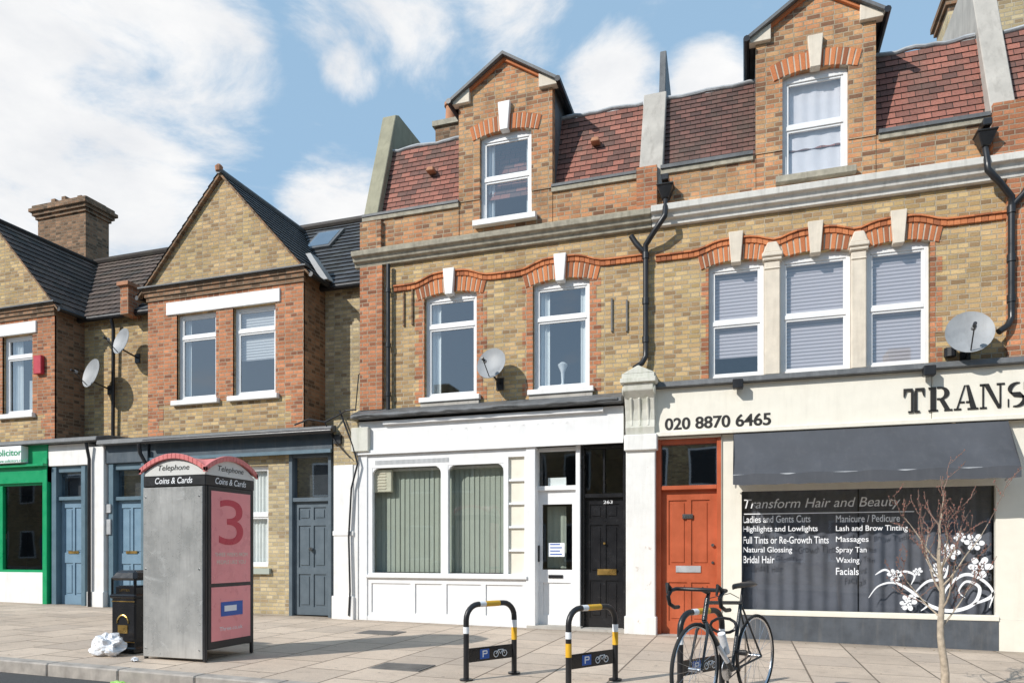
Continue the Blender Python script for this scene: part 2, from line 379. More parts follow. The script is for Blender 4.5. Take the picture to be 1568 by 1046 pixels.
def tile_roof(a,bl,br,tr,tl,rh=.1,lift=.018):
    bl,br,tr,tl=[Vector(p) for p in (bl,br,tr,tl)]
    nrm=(br-bl).cross(tl-bl).normalized()
    if nrm.z<0: nrm=-nrm
    n=max(2,int(round((tl-bl).length/rh)))
    for i in range(n):
        a0=bl.lerp(tl,i/n);b0=br.lerp(tr,i/n);a1=bl.lerp(tl,(i+1.0)/n);b1=br.lerp(tr,(i+1.0)/n)
        Lh=(b0-a0).length
        face(a,[a0+nrm*lift,b0+nrm*lift,b1+nrm*.002,a1+nrm*.002],[(0,i*rh+.001),(Lh,i*rh+.001),(Lh,(i+1)*rh-.001),(0,(i+1)*rh-.001)])
        face(a,[a0,b0,b0+nrm*lift,a0+nrm*lift],[(0,i*rh+.003),(Lh,i*rh+.003),(Lh,i*rh+.004),(0,i*rh+.004)])
def text(b,s,x0,x1,z0,z1,y,mat,shear=0,offset=0,face_dir='-y'):
    cu=bpy.data.curves.new('t','FONT'); cu.body=s; cu.size=1; cu.shear=shear; cu.offset=offset; cu.extrude=0
    ob=bpy.data.objects.new('t',cu); bpy.context.scene.collection.objects.link(ob)
    bpy.context.view_layer.update()
    dg=bpy.context.evaluated_depsgraph_get(); me=bpy.data.meshes.new_from_object(ob.evaluated_get(dg))
    bpy.data.objects.remove(ob)
    vs=[v.co.copy() for v in me.vertices]
    if not vs: return
    ax=min(v.x for v in vs);bx=max(v.x for v in vs);ay=min(v.y for v in vs);by=max(v.y for v in vs)
    a=A(b,'lettering',mat); out=[]
    for v in vs:
        u=(v.x-ax)/(bx-ax); w=(v.y-ay)/(by-ay)
        if face_dir=='-y': out.append((x0+(x1-x0)*u,y,z0+(z1-z0)*w))
        else: out.append((y,x0+(x1-x0)*u,z0+(z1-z0)*w))
    mesh(a,out,[tuple(p.vertices) for p in me.polygons])
def panels_door(b,x0,x1,z0,z1,y,mat,pans,part='door'):
    a=A(b,part,mat,bev=.004); W=x1-x0;H=z1-z0
    ops=[(x0+W*p[0],x0+W*p[1],z0+H*p[2],z0+H*p[3]) for p in pans]
    wall(a,x0,x1,z0,z1,ops,y,.018); b2=A(b,part+'_panels',mat,bev=.006)
    box(b2,x0,x1,y+.018,y+.05,z0,z1)
    for o_ in ops: box(b2,o_[0]+.035,o_[1]-.035,y+.006,y+.018,o_[2]+.035,o_[3]-.035)
P6=[(.12,.46,.50,.93),(.54,.88,.50,.93),(.12,.46,.09,.40),(.54,.88,.09,.40)]
P6b=[(.12,.46,.84,.95),(.54,.88,.84,.95),(.12,.46,.42,.79),(.54,.88,.42,.79),(.12,.46,.07,.36),(.54,.88,.07,.36)]
def dish(px,py,Y,r,sub='satellite_dish',nrm=(-.25,-1,.25),wallY=0):
    c=ray(px,py); t_=(Y+D)/c.y; C=Vector((c.x*t_,Y,EYE+c.z*t_))
    b=own('dish%d'%px,sub,C); n=Vector(nrm).normalized(); u=n.cross(Vector((0,0,1))).normalized(); w=u.cross(n)
    a=A(b,'reflector','grey_dish',smooth=True); vs=[];fs=[]; R_=5;S_=28
    for side in (0,1):
        base=len(vs); vs.append(C-n*(.055+.006*side))
        for i in range(1,R_+1):
            rr=r*i/R_
            for k in range(S_):
                an=2*math.pi*k/S_; vs.append(C+u*math.cos(an)*rr*.93+w*math.sin(an)*rr-n*(.055*(1-(i/R_)**2)+.006*side))
        for k in range(S_):
            fs.append((base,base+1+k,base+1+(k+1)%S_))
            for i in range(R_-1): fs.append((base+1+i*S_+k,base+1+(i+1)*S_+k,base+1+(i+1)*S_+(k+1)%S_,base+1+i*S_+(k+1)%S_))
    mesh(a,vs,fs)
    k=A(b,'mount','black_iron'); L0=C-w*r*.9; L1=C+n*r*1.1-w*r*.35
    tube(k,[L0,L1],.008,6); tube(k,[L1-n*.06,L1+n*.03],.022,8)
    tube(A(b,'receiver','grey_dish'),[L1-n*.09,L1-n*.04],.03,10)
    Bk=C-n*.07-w*.03; tube(k,[Bk,Bk-w*.12-n*.02,Vector((Bk.x+.03,wallY-.01,Bk.z-.2))],.016,8)
    box(k,Bk.x-.03,Bk.x+.09,wallY-.02,wallY,Bk.z-.3,Bk.z-.12)

# ================================================================ GROUND, ROAD, PAVEMENT
KF=-5.30; KB=-5.14
def sheet(name,mat,y0,y1,dz,x0=-400,x1=400):
    b=own(name,name,(0,0,0)); OWN[b]=(name,Vector((0,0,0)),'single')
    a=A(b,name,mat); xs=[x0,-30,30,x1]
    for i in range(3): face(a,[(xs[i],y0,gz(xs[i])+dz),(xs[i+1],y0,gz(xs[i+1])+dz),(xs[i+1],y1,gz(xs[i+1])+dz),(xs[i],y1,gz(xs[i])+dz)])
sheet('ground','far_ground',-400,400,-.130)
sheet('road','asphalt',-14.0,KF,-.12)
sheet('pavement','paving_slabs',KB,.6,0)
sheet('opposite_pavement','paving_slabs',-18,-14.15,0)
b=own('kerb','kerb',(0,0,0)); OWN[b]=('kerb',Vector((0,0,0)),'single')
a=A(b,'kerb','kerb_stone',bev=.012); x=-30
while x<30:
    e=x+.9
    mesh(a,[(x,KF,gz(x)-.14),(e-.008,KF,gz(e)-.14),(e-.008,KB,gz(e)-.14),(x,KB,gz(x)-.14),(x,KF,gz(x)+.002),(e-.008,KF,gz(e)+.002),(e-.008,KB,gz(e)+.003),(x,KB,gz(x)+.003)],BF)
    x=e
def cover(i,x,y,w,d):
    b=own('cover%d'%i,'manhole_cover',(x,y,gz(x))); a=A(b,'frame','cast_iron',bev=.003); z=gz(x)
    box(a,x-w,x+w,y-d,y+d,z-.02,z+.006); c=A(b,'lid','cast_iron',bev=.002)
    for k in range(7): box(c,x-w*.88,x+w*.88,y-d*.88+k*d*.25,y-d*.88+k*d*.25+d*.13,z+.006,z+.010)
cover(1,-3.3,-4.1,.28,.2); cover(2,-4.9,-1.6,.3,.22)
# ================================================================ HOUSE A (white shop)
XA0=wx(556); XAB=-1.30; XB1=3.10
own('A','brick_shop_house',(XA0,0,0))
ZC0,ZC1,ZP=5.88,6.12,6.72
w1=(wx(650),wx(730),3.64,5.26); w2=(wx(816),wx(903),3.64,5.26)
da=(wx(735),wx(814),6.36,7.68)
def dwo(d): return (d[0],d[1],d[2],d[3]+.05)
op=[(w[0],w[1],w[2],w[3]+.05) for w in (w1,w2)]
wall(A('A','front_wall','brick_yellow'),XA0,XAB,3.3,ZC0+.05,op,0)
wall(A('A','parapet_wall','brick_mixed'),XA0,XAB,ZC0+.05,ZP,[dwo(da)],0)
window('A',*w1,trans=wz(690,497),top=.06,curt=[(.05,.24,0,1)])
window('A',*w2,trans=wz(860,485),top=.06,curt=[(.05,.25,.0,1),(.80,.95,.0,1)])
for w in (w1,w2):
    sill('A',w[0]-.07,w[1]+.07,w[2],h=.08)
    box(A('A','sub_sills','render_grey'),w[0]-.05,w[1]+.05,-.05,.02,w[2]-.15,w[2]-.085)
    arch('A',w[0],w[1],w[3],key=(w[3]-.0,w[3]+.42),kmat='paint_white')
    quoin('A',w[0],-1,w[2]-.08,w[3],.1,.17); quoin('A',w[1],1,w[2]-.08,w[3],.1,.17)
tube(A('A','ornament_vase','plastic_white',smooth=True),[(w2[0]+.42,.22,w2[2]+.06),(w2[0]+.42,.22,w2[2]+.14),(w2[0]+.42,.22,w2[2]+.3),(w2[0]+.42,.22,w2[2]+.42),(w2[0]+.42,.22,w2[2]+.46)],[.07,.02,.03,.08,.03],14)
def hump(xs,base,h,wd):
    return lambda x: base+sum(h*math.exp(-((x-c)/wd)**4) for c in xs)
zfA=hump([(w1[0]+w1[1])/2,(w2[0]+w2[1])/2],5.50,.13,.48)
course('A',wx(604),XAB-.05,zfA)
box(A('A','pilaster','brick_orange'),XA0-.02,wx(588),-.07,.02,3.5,ZC0)
box(A('A','pilaster_top','brick_mixed'),XA0-.02,wx(586),-.07,.02,ZC1,6.62)
def cornice(b,x0,x1,mat,z0,z1,pr=.2,y=0):
    a=A(b,'cornice',mat,bev=.006); h=(z1-z0)
    prism_x(a,[(y+.02,z0),(y-pr*.3,z0),(y-pr*.35,z0+h*.25),(y-pr*.6,z0+h*.3),(y-pr*.7,z0+h*.55),(y-pr*.95,z0+h*.62),(y-pr,z0+h*.95),(y+.02,z1)],x0,x1)
cornice('A',XA0-.12,XAB-.0,'stone_weathered',ZC0,ZC1)
for x0,x1 in ((XA0,wx(703)),(wx(845),wx(975))):
    box(A('A','coping','lead'),x0,x1,-.05,.14,ZP,ZP+.04); box(A('A','coping_course','stone_weathered'),x0,x1,-.035,.1,ZP-.07,ZP-.002)
def body(b,x0,x1,zt,y1=8.0,mat='brick_yellow',y0=0.0,left=True,right=True):
    a=A(b,'side_and_rear_walls',mat)
    if left: face(a,[(x0,y0,-.3),(x0,y1,-.3),(x0,y1,zt),(x0,y0,zt)])
    if right: face(a,[(x1,y0,-.3),(x1,y1,-.3),(x1,y1,zt),(x1,y0,zt)])
    face(a,[(x0,y1,-.3),(x1,y1,-.3),(x1,y1,zt),(x0,y1,zt)])
body('A',XA0,XAB,6.7,right=False)
def mansard(b,x0,x1,mat,rh=.1,ztop=8.08):
    tile_roof(A(b,'roof_tiles',mat),(x0,.14,ZP+.02),(x1,.14,ZP+.02),(x1,.58,ztop),(x0,.58,ztop),rh,.013)
    a=A(b,'flat_roof','lead'); face(a,[(x0,.58,ztop),(x1,.58,ztop),(x1,8,ztop),(x0,8,ztop)]); face(a,[(x0,8,6.7),(x1,8,6.7),(x1,8,ztop),(x0,8,ztop)])
    r=A(b,'ridge_roll','lead_light',smooth=True); x=x0; pts=[]
    while x<=x1: pts.append((x,.58,ztop+.03+.012*math.sin(x*9)+random.uniform(-.012,.012))); x+=.12
    tube(r,pts,.032,8)
mansard('A',XA0+.25,-1.48,'tile_red')
def dormer(b,d,xl,xr,chk='lead'):
    zE=8.36; xc=(xl+xr)/2; zK=8.86; a=A(b,'dormer_brickwork','brick_mixed')
    wall(a,xl,xr,ZP,zE,[(d[0],d[1],ZP-1,d[3]+.05)],-.012)
    prism_y(a,[(xl,zE),(xr,zE),(xc,zK-.03)],-.012,.14)
    face(a,[(xl,-.012,ZC1),(xl,.5,ZC1),(xl,.5,zE),(xl,-.012,zE)]); face(a,[(xr,-.012,ZC1),(xr,.16,ZC1),(xr,.16,zE),(xr,-.012,zE)])
    c=A(b,'dormer_cheeks',chk); face(c,[(xl-.004,.14,ZP),(xl-.004,2.2,ZP),(xl-.004,2.2,zE),(xl-.004,.14,zE)]); face(c,[(xr+.004,.14,ZP),(xr+.004,2.2,ZP),(xr+.004,2.2,zE),(xr+.004,.14,zE)])
    window(b,*d,y=-.01,trans=(d[2]+d[3])/2+.02,top=.06,curt=[] if b=='B' else [(.05,.22,0,1),(.84,.95,0,1)],glass='glass_bay' if b=='B' else 'glass')
    if b=='B':
        cw_=A(b,'net_curtains','curtain_white'); curtain(cw_,d[0]+.05,d[1]-.05,(d[2]+d[3])/2,d[3]-.03,.17,.006,.16); curtain(cw_,d[0]+.05,d[1]-.05,d[2]+.03,(d[2]+d[3])/2+.04,.14,.006,.21)
    sill(b,d[0]-.09,d[1]+.09,d[2],y=-.01,mat='paint_white' if b=='A' else 'stone_weathered',h=.09,proj=.1)
    arch(b,d[0],d[1],d[3],y=-.012,th=.24,n=15,key=(d[3]+.03,d[3]+.47),kmat='stone_cream' if b=='B' else 'paint_white')
    ov=.12; k=(zK-zE)/(xc-xl); r=A(b,'dormer_roof','lead')
    for s,xe in ((-1,xl),(1,xr)):
        X=xe+s*ov; Z=zE-ov*k
        prism_y(r,[(X,Z),(xc,zK),(xc,zK+.05),(X-s*0,Z+.05)],-.13,2.4)
        prism_y(A(b,'verge_trim','brick_rubbed'),[(xe,zE-.05),(xc,zK-.055),(xc,zK-.005),(xe,zE-.005)],-.06,.0)
        prism_y(A(b,'gable_corbels','stone_cream',bev=.006),[(xe+s*.09,zE-.1),(xe-s*.2,zE-.1),(xe-s*.2,zE+.12),(xe+s*.09,zE-.03)],-.075,.05)
        tube(A(b,'dormer_gutter_ends','black_iron'),[(X,-.16,Z+.0),(X,2.2,Z+.0)],.045,8)
dormer('A',da,wx(703),wx(846))
def party(b,x0,x1,prof,mat):
    prism_x(A(b,'party_wall',mat,bev=.01),prof+[(6,prof[-1][1]),(6,6.5),(0.0,6.5)],x0,x1)
party('A',XA0+.0,XA0+.26,[(-.01,6.70),(.68,8.80),(.8,8.86)],'render_khaki')
party('A',-1.49,-1.15,[(-.03,6.74),(.52,8.2),(.8,8.2),(.82,8.22)],'render_grey')
prism_x(A('A','party_wall_upstand','lead',bev=.01),[(.80,8.1),(1.0,9.15),(2.6,8.6),(2.6,8.1)],-1.30,-1.20)
box(A('A','chimney','brick_brown'),-5.75,-5.0,2.2,2.8,8,9.42); box(A('A','chimney_cap','stone_weathered'),-5.8,-4.95,2.15,2.85,9.42,9.52)
for cx in (-5.55,-5.22): tube(A('A','chimney_pot','terracotta',smooth=True),[(cx,2.5,9.5),(cx,2.5,9.95),(cx,2.5,9.96),(cx,2.5,10.02)],[.12,.1,.13,.13],14)
for px,py in ((660,260),(912,215)):
    x=wx(px,.3); z=wz(px,py,.3); mesh(A('A','roof_vents','terracotta',bev=.01),[(x-.07,.22,z-.05),(x+.07,.22,z-.05),(x+.07,.5,z-.05),(x-.07,.5,z-.05),(x-.05,.25,z+.03),(x+.05,.25,z+.03),(x+.05,.5,z+.03),(x-.05,.5,z+.03)],BF)
for px,y0_,y1_ in ((937,458,508),(960,460,508),(619,448,500),(632,444,498)):
    box(A('A','wall_ties','cast_iron' if px>900 else 'brick_brown'),wx(px)-.012,wx(px)+.012,-.03,0,wz(px,y1_),wz(px,y0_))
p=A('A','drainpipe','black_iron',smooth=True)
tube(p,[(wx(598),-.08,5.86),(wx(598),-.08,3.4)],.035,12)
for z in (5.4,4.5,3.7): tube(p,[(wx(598),-.08,z),(wx(598),-.08,z+.07)],.045,12)
def hopper_pipe(b,hx,hz,px_,ztop,zbot,second=None):
    p=A(b,'drainpipe','black_iron',smooth=True); h=A(b,'hopper_head','black_iron',bev=.01)
    mesh(h,[(hx-.05,-.2,hz-.1),(hx+.05,-.2,hz-.1),(hx+.05,-.08,hz-.1),(hx-.05,-.08,hz-.1),(hx-.11,-.26,hz+.06),(hx+.11,-.26,hz+.06),(hx+.11,-.05,hz+.06),(hx-.11,-.05,hz+.06)],BF)
    box(h,hx-.12,hx+.12,-.27,-.04,hz+.06,hz+.085); box(h,hx-.05,hx+.05,-.26,-.02,hz+.13,hz+.22)
    tube(p,[(hx,-.14,hz-.08),(hx,-.24,hz-.35),(hx,-.25,ztop+.32),(hx-(hx-px_)*.5,-.2,ztop+.15),(px_,-.1,ztop),(px_,-.09,ztop-.15),(px_,-.09,zbot+.2),(px_,-.09,zbot+.1),(px_-.05,-.12,zbot),(px_-.16,-.16,zbot-.08)],.04,12)
    for z in (ztop-.2,(ztop+zbot)/2,zbot+.3): tube(p,[(px_,-.09,z),(px_,-.09,z+.09)],.052,12)
    if second: tube(p,[(second,-.1,ztop+.16),(second+(px_-second)*.4,-.1,ztop+.02),(px_,-.09,ztop-.12)],.04,12)
hopper_pipe('A',wx(1021),wz(1021,297,-.1),wx(990),5.62,3.9,second=wx(968))
# ---- shopfront A
Y0=-.10
f=A('A','shop_fascia','paint_white_fresh',bev=.006)
XS0,XS1=wx(548,Y0),wx(955,Y0)
ZF0,ZF1=2.80,3.30
box(f,XS0,XS1,Y0-.02,.0,ZF0,ZF1)
box(f,wx(590,Y0),wx(925,Y0),Y0-.09,Y0-.02,ZF1-.075,ZF1-.02)
box(f,XS0,XS1,Y0-.06,Y0-.02,ZF0-.05,ZF0+.02)
prism_x(A('A','lead_flashing','lead',bev=.01),[(-.0,3.52),(-.27,3.40),(-.30,3.33),(0,3.33)],wx(540,-.2),XS1)
fl=A('A','flashing_edge','lead',smooth=True); pts=[]; x=wx(540,-.3)
while x<XS1: pts.append((x,-.295,3.36+random.uniform(-.014,.014))); x+=.14
tube(fl,pts,.022,6)
for i in range(9): 
    xx=wx(690+i*22,Y0); tube(f,[(xx,Y0-.018,3.08),(xx+.03,Y0-.022,3.11),(xx+.05,Y0-.018,3.06)],.005,6)
zs=.76; zt=wz(690,712,Y0)
fr=A('A','shopfront_frame','paint_white_fresh',bev=.006)
xl,xr=wx(563,Y0),wx(806,Y0)
op=[(wx(570,Y0),wx(675,Y0),zs+.05,zt),(wx(686,Y0),wx(771,Y0),zs+.05,zt),(wx(778,Y0),wx(803,Y0),zs+.05,2.62)]
wall(fr,xl,xr,zs,ZF0,op,Y0,.08)
for (o0,o1,q0,q1) in op[:2]:
    face(A('A','shop_glass','glass_shop'),[(o0,Y0+.06,q0),(o1,Y0+.06,q0),(o1,Y0+.06,q1),(o0,Y0+.06,q1)])
    for s,xe in ((1,o0),(-1,o1)):
        rr=.13; prism_y(fr,[(xe,q1),(xe+s*rr,q1)]+[(xe+s*rr*(1-math.sin(t_*math.pi/8)),q1-rr*(1-math.cos(t_*math.pi/8))) for t_ in range(1,4)]+[(xe,q1-rr)],Y0+.004,Y0+.055)
o0,o1,q0,q1=op[2]; n=5
box(A('A','side_light_panels','cream_panel'),o0,o1,Y0+.05,Y0+.07,q0,q1)
for i in range(1,n): zz=q0+(q1-q0)*i/n; box(fr,o0,o1,Y0+.01,Y0+.05,zz-.018,zz+.018)
gr=A('A','vent_grille','lead_light')
for i in range(60):
    x=wx(575,Y0)+i*.022
    if x<wx(690,Y0): box(gr,x,x+.008,Y0-.006,Y0,zt+.05,zt+.12)
sr=A('A','stallriser','paint_white_fresh',bev=.006)
ops=[]; xs_=[xl+.03,wx(632,Y0),wx(680,Y0),wx(740,Y0),xr-.02]
for i in range(4): ops.append((xs_[i]+.04,xs_[i+1]-.04,.16,zs-.12))
wall(sr,xl,xr,-.05,zs-.03,ops,Y0,.02); box(sr,xl,xr,Y0+.02,Y0+.05,-.05,zs-.03)
box(sr,xl-.02,xr+.02,Y0-.05,Y0+.05,zs-.03,zs+.02); box(sr,xl,xr,Y0-.015,Y0-.001,-.1,.1)
for pa,pb in ((550,563),(806,820)): box(fr,wx(pa,Y0),wx(pb,Y0),Y0-.02,Y0+.25,-.1,ZF0-.05)
room('A',XS0,wx(890),.0,3.2,-.02,2.75,'room_mid')
bl=A('A','vertical_blinds','blind_green')
x=wx(574); rb=random.Random(5)
while x<wx(772):
    an=-rb.uniform(.10,.20); dx=.058*math.cos(an); dy=.058*math.sin(an); lean=rb.uniform(-.004,.004)
    face(bl,[(x-dx+lean,.11-dy,zs+.06),(x+dx+lean,.11+dy,zs+.06),(x+dx,.11+dy,zt-.04),(x-dx,.11-dy,zt-.04)]); x+=.088
box(A('A','blind_rail','paint_white'),wx(570),wx(774),.08,.16,zt-.04,zt)
vb=A('A','extractor_vent','vent_beige',bev=.01); xv,zv=wx(587),wz(587,735); box(vb,xv-.2,xv+.16,-.02,.05,zv-.2,zv+.17)
for i in range(6): box(A('A','extractor_slats','stone_cream'),xv-.16,xv+.06,-.03,-.02,zv-.15+i*.05,zv-.13+i*.05)
yd=.08; dx0,dx1=wx(822,yd),wx(884,yd)
d=A('A','shop_door','paint_white_fresh',bev=.005)
zt1=wz(850,748,yd); zd0=.03
box(d,dx0-.03,dx1+.05,yd-.05,yd+.06,zt1-.03,zt1+.04); box(d,dx0-.03,dx1+.05,yd-.05,yd+.06,ZF0-.1,ZF0-.04)
box(d,dx1+.002,dx1+.07,yd-.12,yd+.07,-.1,ZF0-.04)
dr=(dx0,dx1,zd0,zt1-.03); gz0,gz1=wz(850,872,yd),wz(850,772,yd)
wall(d,dr[0],dr[1],dr[2],dr[3],[(dx0+.09,dx1-.08,gz0,gz1),(dx0+.1,dx1-.1,.18,gz0-.2)],yd,.03)
box(d,dx0+.1,dx1-.1,yd+.02,yd+.04,.17,gz0-.19)
face(A('A','shop_glass','glass_shop'),[(dx0+.08,yd+.025,gz0),(dx1-.07,yd+.025,gz0),(dx1-.07,yd+.025,gz1),(dx0+.08,yd+.025,gz1)])
face(A('A','shop_glass','glass_shop'),[(dx0,yd+.02,zt1+.04),(dx1,yd+.02,zt1+.04),(dx1,yd+.02,ZF0-.1),(dx0,yd+.02,ZF0-.1)])
# seen through the shop door: a net panel and inner partition
curtain(A('A','door_net','blind_green'),dx0+.12,dx0+.42,gz0+.02,gz1-.02,.28,.01,.12)
box(A('A','inner_partition','paint_white'),wx(862),wx(872),.9,1.0,0,2.5)
box(A('A','notices','decal_white'),wx(838,yd),wx(866,yd),yd+.04,yd+.044,wz(850,745,yd),wz(850,731,yd))
box(A('A','notices','decal_white'),wx(839,yd),wx(864,yd),yd+.018,yd+.022,wz(850,852,yd),wz(850,831,yd))
for i in range(4): box(A('A','notice_print','plate_blue'),wx(842,yd),wx(860-3*(i%2),yd),yd+.014,yd+.017,wz(850,849-5*i,yd),wz(850,847.5-5*i,yd))
box(A('A','letterbox','black_iron'),wx(840,yd),wx(862,yd),yd-.012,yd,gz0-.13,gz0-.08)
box(A('A','door_handle','black_iron'),dx0+.03,dx0+.05,yd-.05,yd,1.0,1.25)
box(A('A','door_step','render_grey'),dx0-.1,dx1+.1,-.14,.3,-.1,.03)
yb=.1; bx0,bx1=wx(896,yb),wx(955,yb); bt=wz(925,762,yb)
k=A('A','black_door_frame','black_gloss',bev=.005)
box(k,bx0-.05,bx0,yb-.08,yb+.06,-.05,ZF0-.04); box(k,bx1,bx1+.05,yb-.08,yb+.06,-.05,ZF0-.04)
box(k,bx0,bx1,yb-.06,yb+.06,bt,bt+.06); box(k,bx0,bx1,yb-.06,yb+.06,ZF0-.09,ZF0-.04); box(k,(bx0+bx1)/2-.015,(bx0+bx1)/2+.015,yb-.03,yb+.04,bt+.06,ZF0-.09)
face(A('A','shop_glass','glass_dark'),[(bx0,yb+.01,bt+.06),(bx1,yb+.01,bt+.06),(bx1,yb+.01,ZF0-.09),(bx0,yb+.01,ZF0-.09)])
panels_door('A',bx0,bx1,.02,bt,yb,'black_gloss',P6b,'black_door')
box(A('A','brass_letterplate','brass'),wx(915,yb),wx(944,yb),yb-.015,yb,wz(930,880,yb),wz(930,871,yb))
tube(A('A','brass_knob','brass'),[(bx0+.3,yb,1.28),(bx0+.3,yb-.03,1.28)],.018,10)
text('A','263',wx(924,yb),wx(938,yb),wz(930,771,yb),wz(930,766,yb),yb-.002,'decal_white')
box(A('A','black_door_step','render_grey'),bx0-.05,bx1+.05,-.16,.2,-.12,.01)
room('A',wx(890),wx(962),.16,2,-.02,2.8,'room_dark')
pl=A('A','pier','paint_peeling',bev=.01); PX0,PX1=wx(958,-.2),wx(1003,-.2)
box(pl,PX0,PX1,-.18,.1,-.15,2.85); box(pl,PX0-.02,PX1+.02,-.21,.1,-.15,.22)
box(pl,PX0-.02,PX1+.03,-.23,.1,2.62,2.85)
cp=A('A','console_bracket','stone_capital',bev=.008)
prism_x(cp,[(.05,2.85),(-.20,2.85),(-.23,2.95),(-.21,3.05),(-.24,3.2),(-.30,3.35),(-.40,3.45),(-.42,3.55),(.05,3.55)],PX0,PX1)
box(cp,PX0-.04,PX1+.04,-.46,.05,3.55,3.62); box(cp,PX0-.02,PX1+.02,-.43,.05,3.62,3.68)
prism_y(cp,[(PX0-.03,3.68),(PX1+.03,3.68),((PX0+PX1)/2,3.80)],-.42,.05)
for i in range(3): xx=PX0+(PX1-PX0)*(.22+.28*i); tube(cp,[(xx,-.215,2.97),(xx,-.2,3.06),(xx,-.25,3.22),(xx,-.31,3.36)],.022,8)
for s in (0,1): tube(cp,[(PX0 if s==0 else PX1,-.33,3.46),(PX0-.02 if s==0 else PX1+.02,-.33,3.46)],.07,16)
# ================================================================ HOUSE B (salon)
own('B','hair_salon_house',(XAB,0,0))
bw=[(wx(1085),wx(1170)),(wx(1195),wx(1303)),(wx(1327),wx(1424))]; BZ0,BZ1=3.62,5.22
db=(wx(1198),wx(1299),6.33,7.72)
XBE=7.5
wall(A('B','front_wall','brick_yellow'),XAB,XBE,3.5,ZC0+.05,[(bw[0][0],bw[2][1],BZ0,BZ1+.05)],0)
wall(A('B','parapet_wall','brick_mixed'),XAB,XBE,ZC0+.05,ZP,[dwo(db)],0)
for i,(q0,q1) in enumerate(bw):
    window('B',q0,q1,BZ0,BZ1,trans=wz(1250,480),top=.06,blind=[.20,.03,.03][i],roomm='room_mid',glass='glass_bay')
    arch('B',q0,q1,BZ1,key=(BZ1+.0,BZ1+.44),n=15,ext=.11)
for q0,q1 in ((bw[0][1],bw[1][0]),(bw[1][1],bw[2][0])):
    m_=A('B','stone_mullions','stone_cream',bev=.012); xc=(q0+q1)/2
    box(m_,q0+.003,q1-.003,-.03,.14,BZ0,BZ1-.02); box(m_,q0-.02,q1+.02,-.06,.1,BZ1-.02,BZ1+.03); box(m_,q0+.0,q1,-.045,.1,BZ1-.14,BZ1-.11)
    box(m_,q0-.03,q1+.03,-.08,.1,BZ1+.03,BZ1+.09); prism_y(m_,[(q0-.02,BZ1+.09),(q1+.02,BZ1+.09),(xc+.06,BZ1+.24),(xc-.06,BZ1+.24)],-.05,.05)
quoin('B',bw[0][0],-1,BZ0,BZ1,.04,.1); quoin('B',bw[2][1],1,BZ0,BZ1,.06,.14)
zfB=hump([(q0+q1)/2 for q0,q1 in bw],5.46,.11,.42)
course('B',XAB+.05,XB1+.1,zfB)
cornice('B',XAB+.004,XBE,'cornice_white',ZC0,ZC1+.02,.22)
for x0,x1 in ((wx(1012),wx(1153)),(wx(1345),wx(1515))):
    box(A('B','coping','lead'),x0,x1,-.06,.14,ZP,ZP+.05); box(A('B','coping_course','stone_weathered'),x0,x1,-.035,.1,ZP-.07,ZP-.002)
mansard('B',-1.16,wx(1250),'tile_plum',.085); mansard('B',wx(1250),3.0,'tile_red',.1,8.12)
mansard('B',3.3,XBE,'tile_red',.1,8.12)
dormer('B',db,wx(1157),wx(1341))
party('B',2.98,3.26,[(-.04,6.80),(.85,9.1),(.97,9.3)],'render_grey')
box(A('B','chimney','brick_yellow_pale'),3.05,4.3,2.3,3.0,8,9.7)
for i,e in enumerate((0,.04,.08,.04)): box(A('B','chimney_corbels','brick_brown'),3.05-e,4.3+e,2.3-e,3.0+e,9.7+i*.09,9.79+i*.09)
body('B',XAB,XBE,6.7,left=False)
pr=A('B','pilaster','brick_orange')
box(pr,wx(976),wx(1007),-.09,.02,ZC1+.02,ZP+.05); box(pr,wx(1540),wx(1540)+.4,-.06,.02,3.5,ZC0); box(pr,wx(1517),wx(1517)+.45,-.10,.02,ZC1+.02,ZP+.12)
hopper_pipe('B',wx(1503),wz(1503,218,-.1),wx(1545),5.62,4.0,second=wx(1575))
YB=-.14; cf=A('B','shop_fascia','cream_fascia',bev=.006)
FX0=wx(1003,YB); FZ0,FZ1=2.86,3.50
xm=wx(1427,YB)
box(cf,FX0,xm-.003,YB,0,FZ0,FZ1); box(cf,xm+.003,XBE,YB-.01,0,FZ0,FZ1)
box(cf,FX0,XBE,YB-.04,YB,FZ0-.05,FZ0+.01)
prism_x(A('B','lead_flashing','lead',bev=.01),[(0,3.62),(-.22,3.58),(-.24,3.50),(0,3.50)],FX0,XBE)
for px in (1130,1421): box(A('B','fascia_lamp','black_iron',bev=.01),wx(px,-.2)-.07,wx(px,-.2)+.07,-.32,-.2,3.40,3.53)
tz0,tz1=wz(1100,655,YB),wz(1100,636,YB)
text('B','020 8870 6465',wx(1018,YB),wx(1180,YB),tz0,tz1,YB-.003,'decal_black',offset=.018)
text('B','020 8870 6465',wx(1018,YB)+.006,wx(1180,YB)+.006,tz0,tz1,YB-.0036,'decal_black',offset=.018)
LW=A('B','sign_letters','decal_black')
def poly(pts,x,z,s,w): prism_y(LW,[(x+p[0]*w,z+p[1]*s) for p in pts],YB-.022,YB-.011)
def rc(a0,b0,a1,b1): return [(a0,b0),(a1,b0),(a1,b1),(a0,b1)]
def arc(cx,cy,rx,ry,a0,a1,th0,th1,n=8):
    o=[];i_=[]
    for k in range(n+1):
        t_=math.radians(a0+(a1-a0)*k/n); m_=math.sin(math.pi*k/n); th=th0+(th1-th0)*m_
        o.append((cx+rx*math.cos(t_),cy+ry*math.sin(t_))); i_.append((cx+(rx-th)*math.cos(t_),cy+(ry-th*.7)*math.sin(t_)))
    return o,i_
def arcs(x,z,s,w,*ar):
    o,i_=arc(*ar)
    for k in range(len(o)-1): poly([o[k],o[k+1],i_[k+1],i_[k]],x,z,s,w)
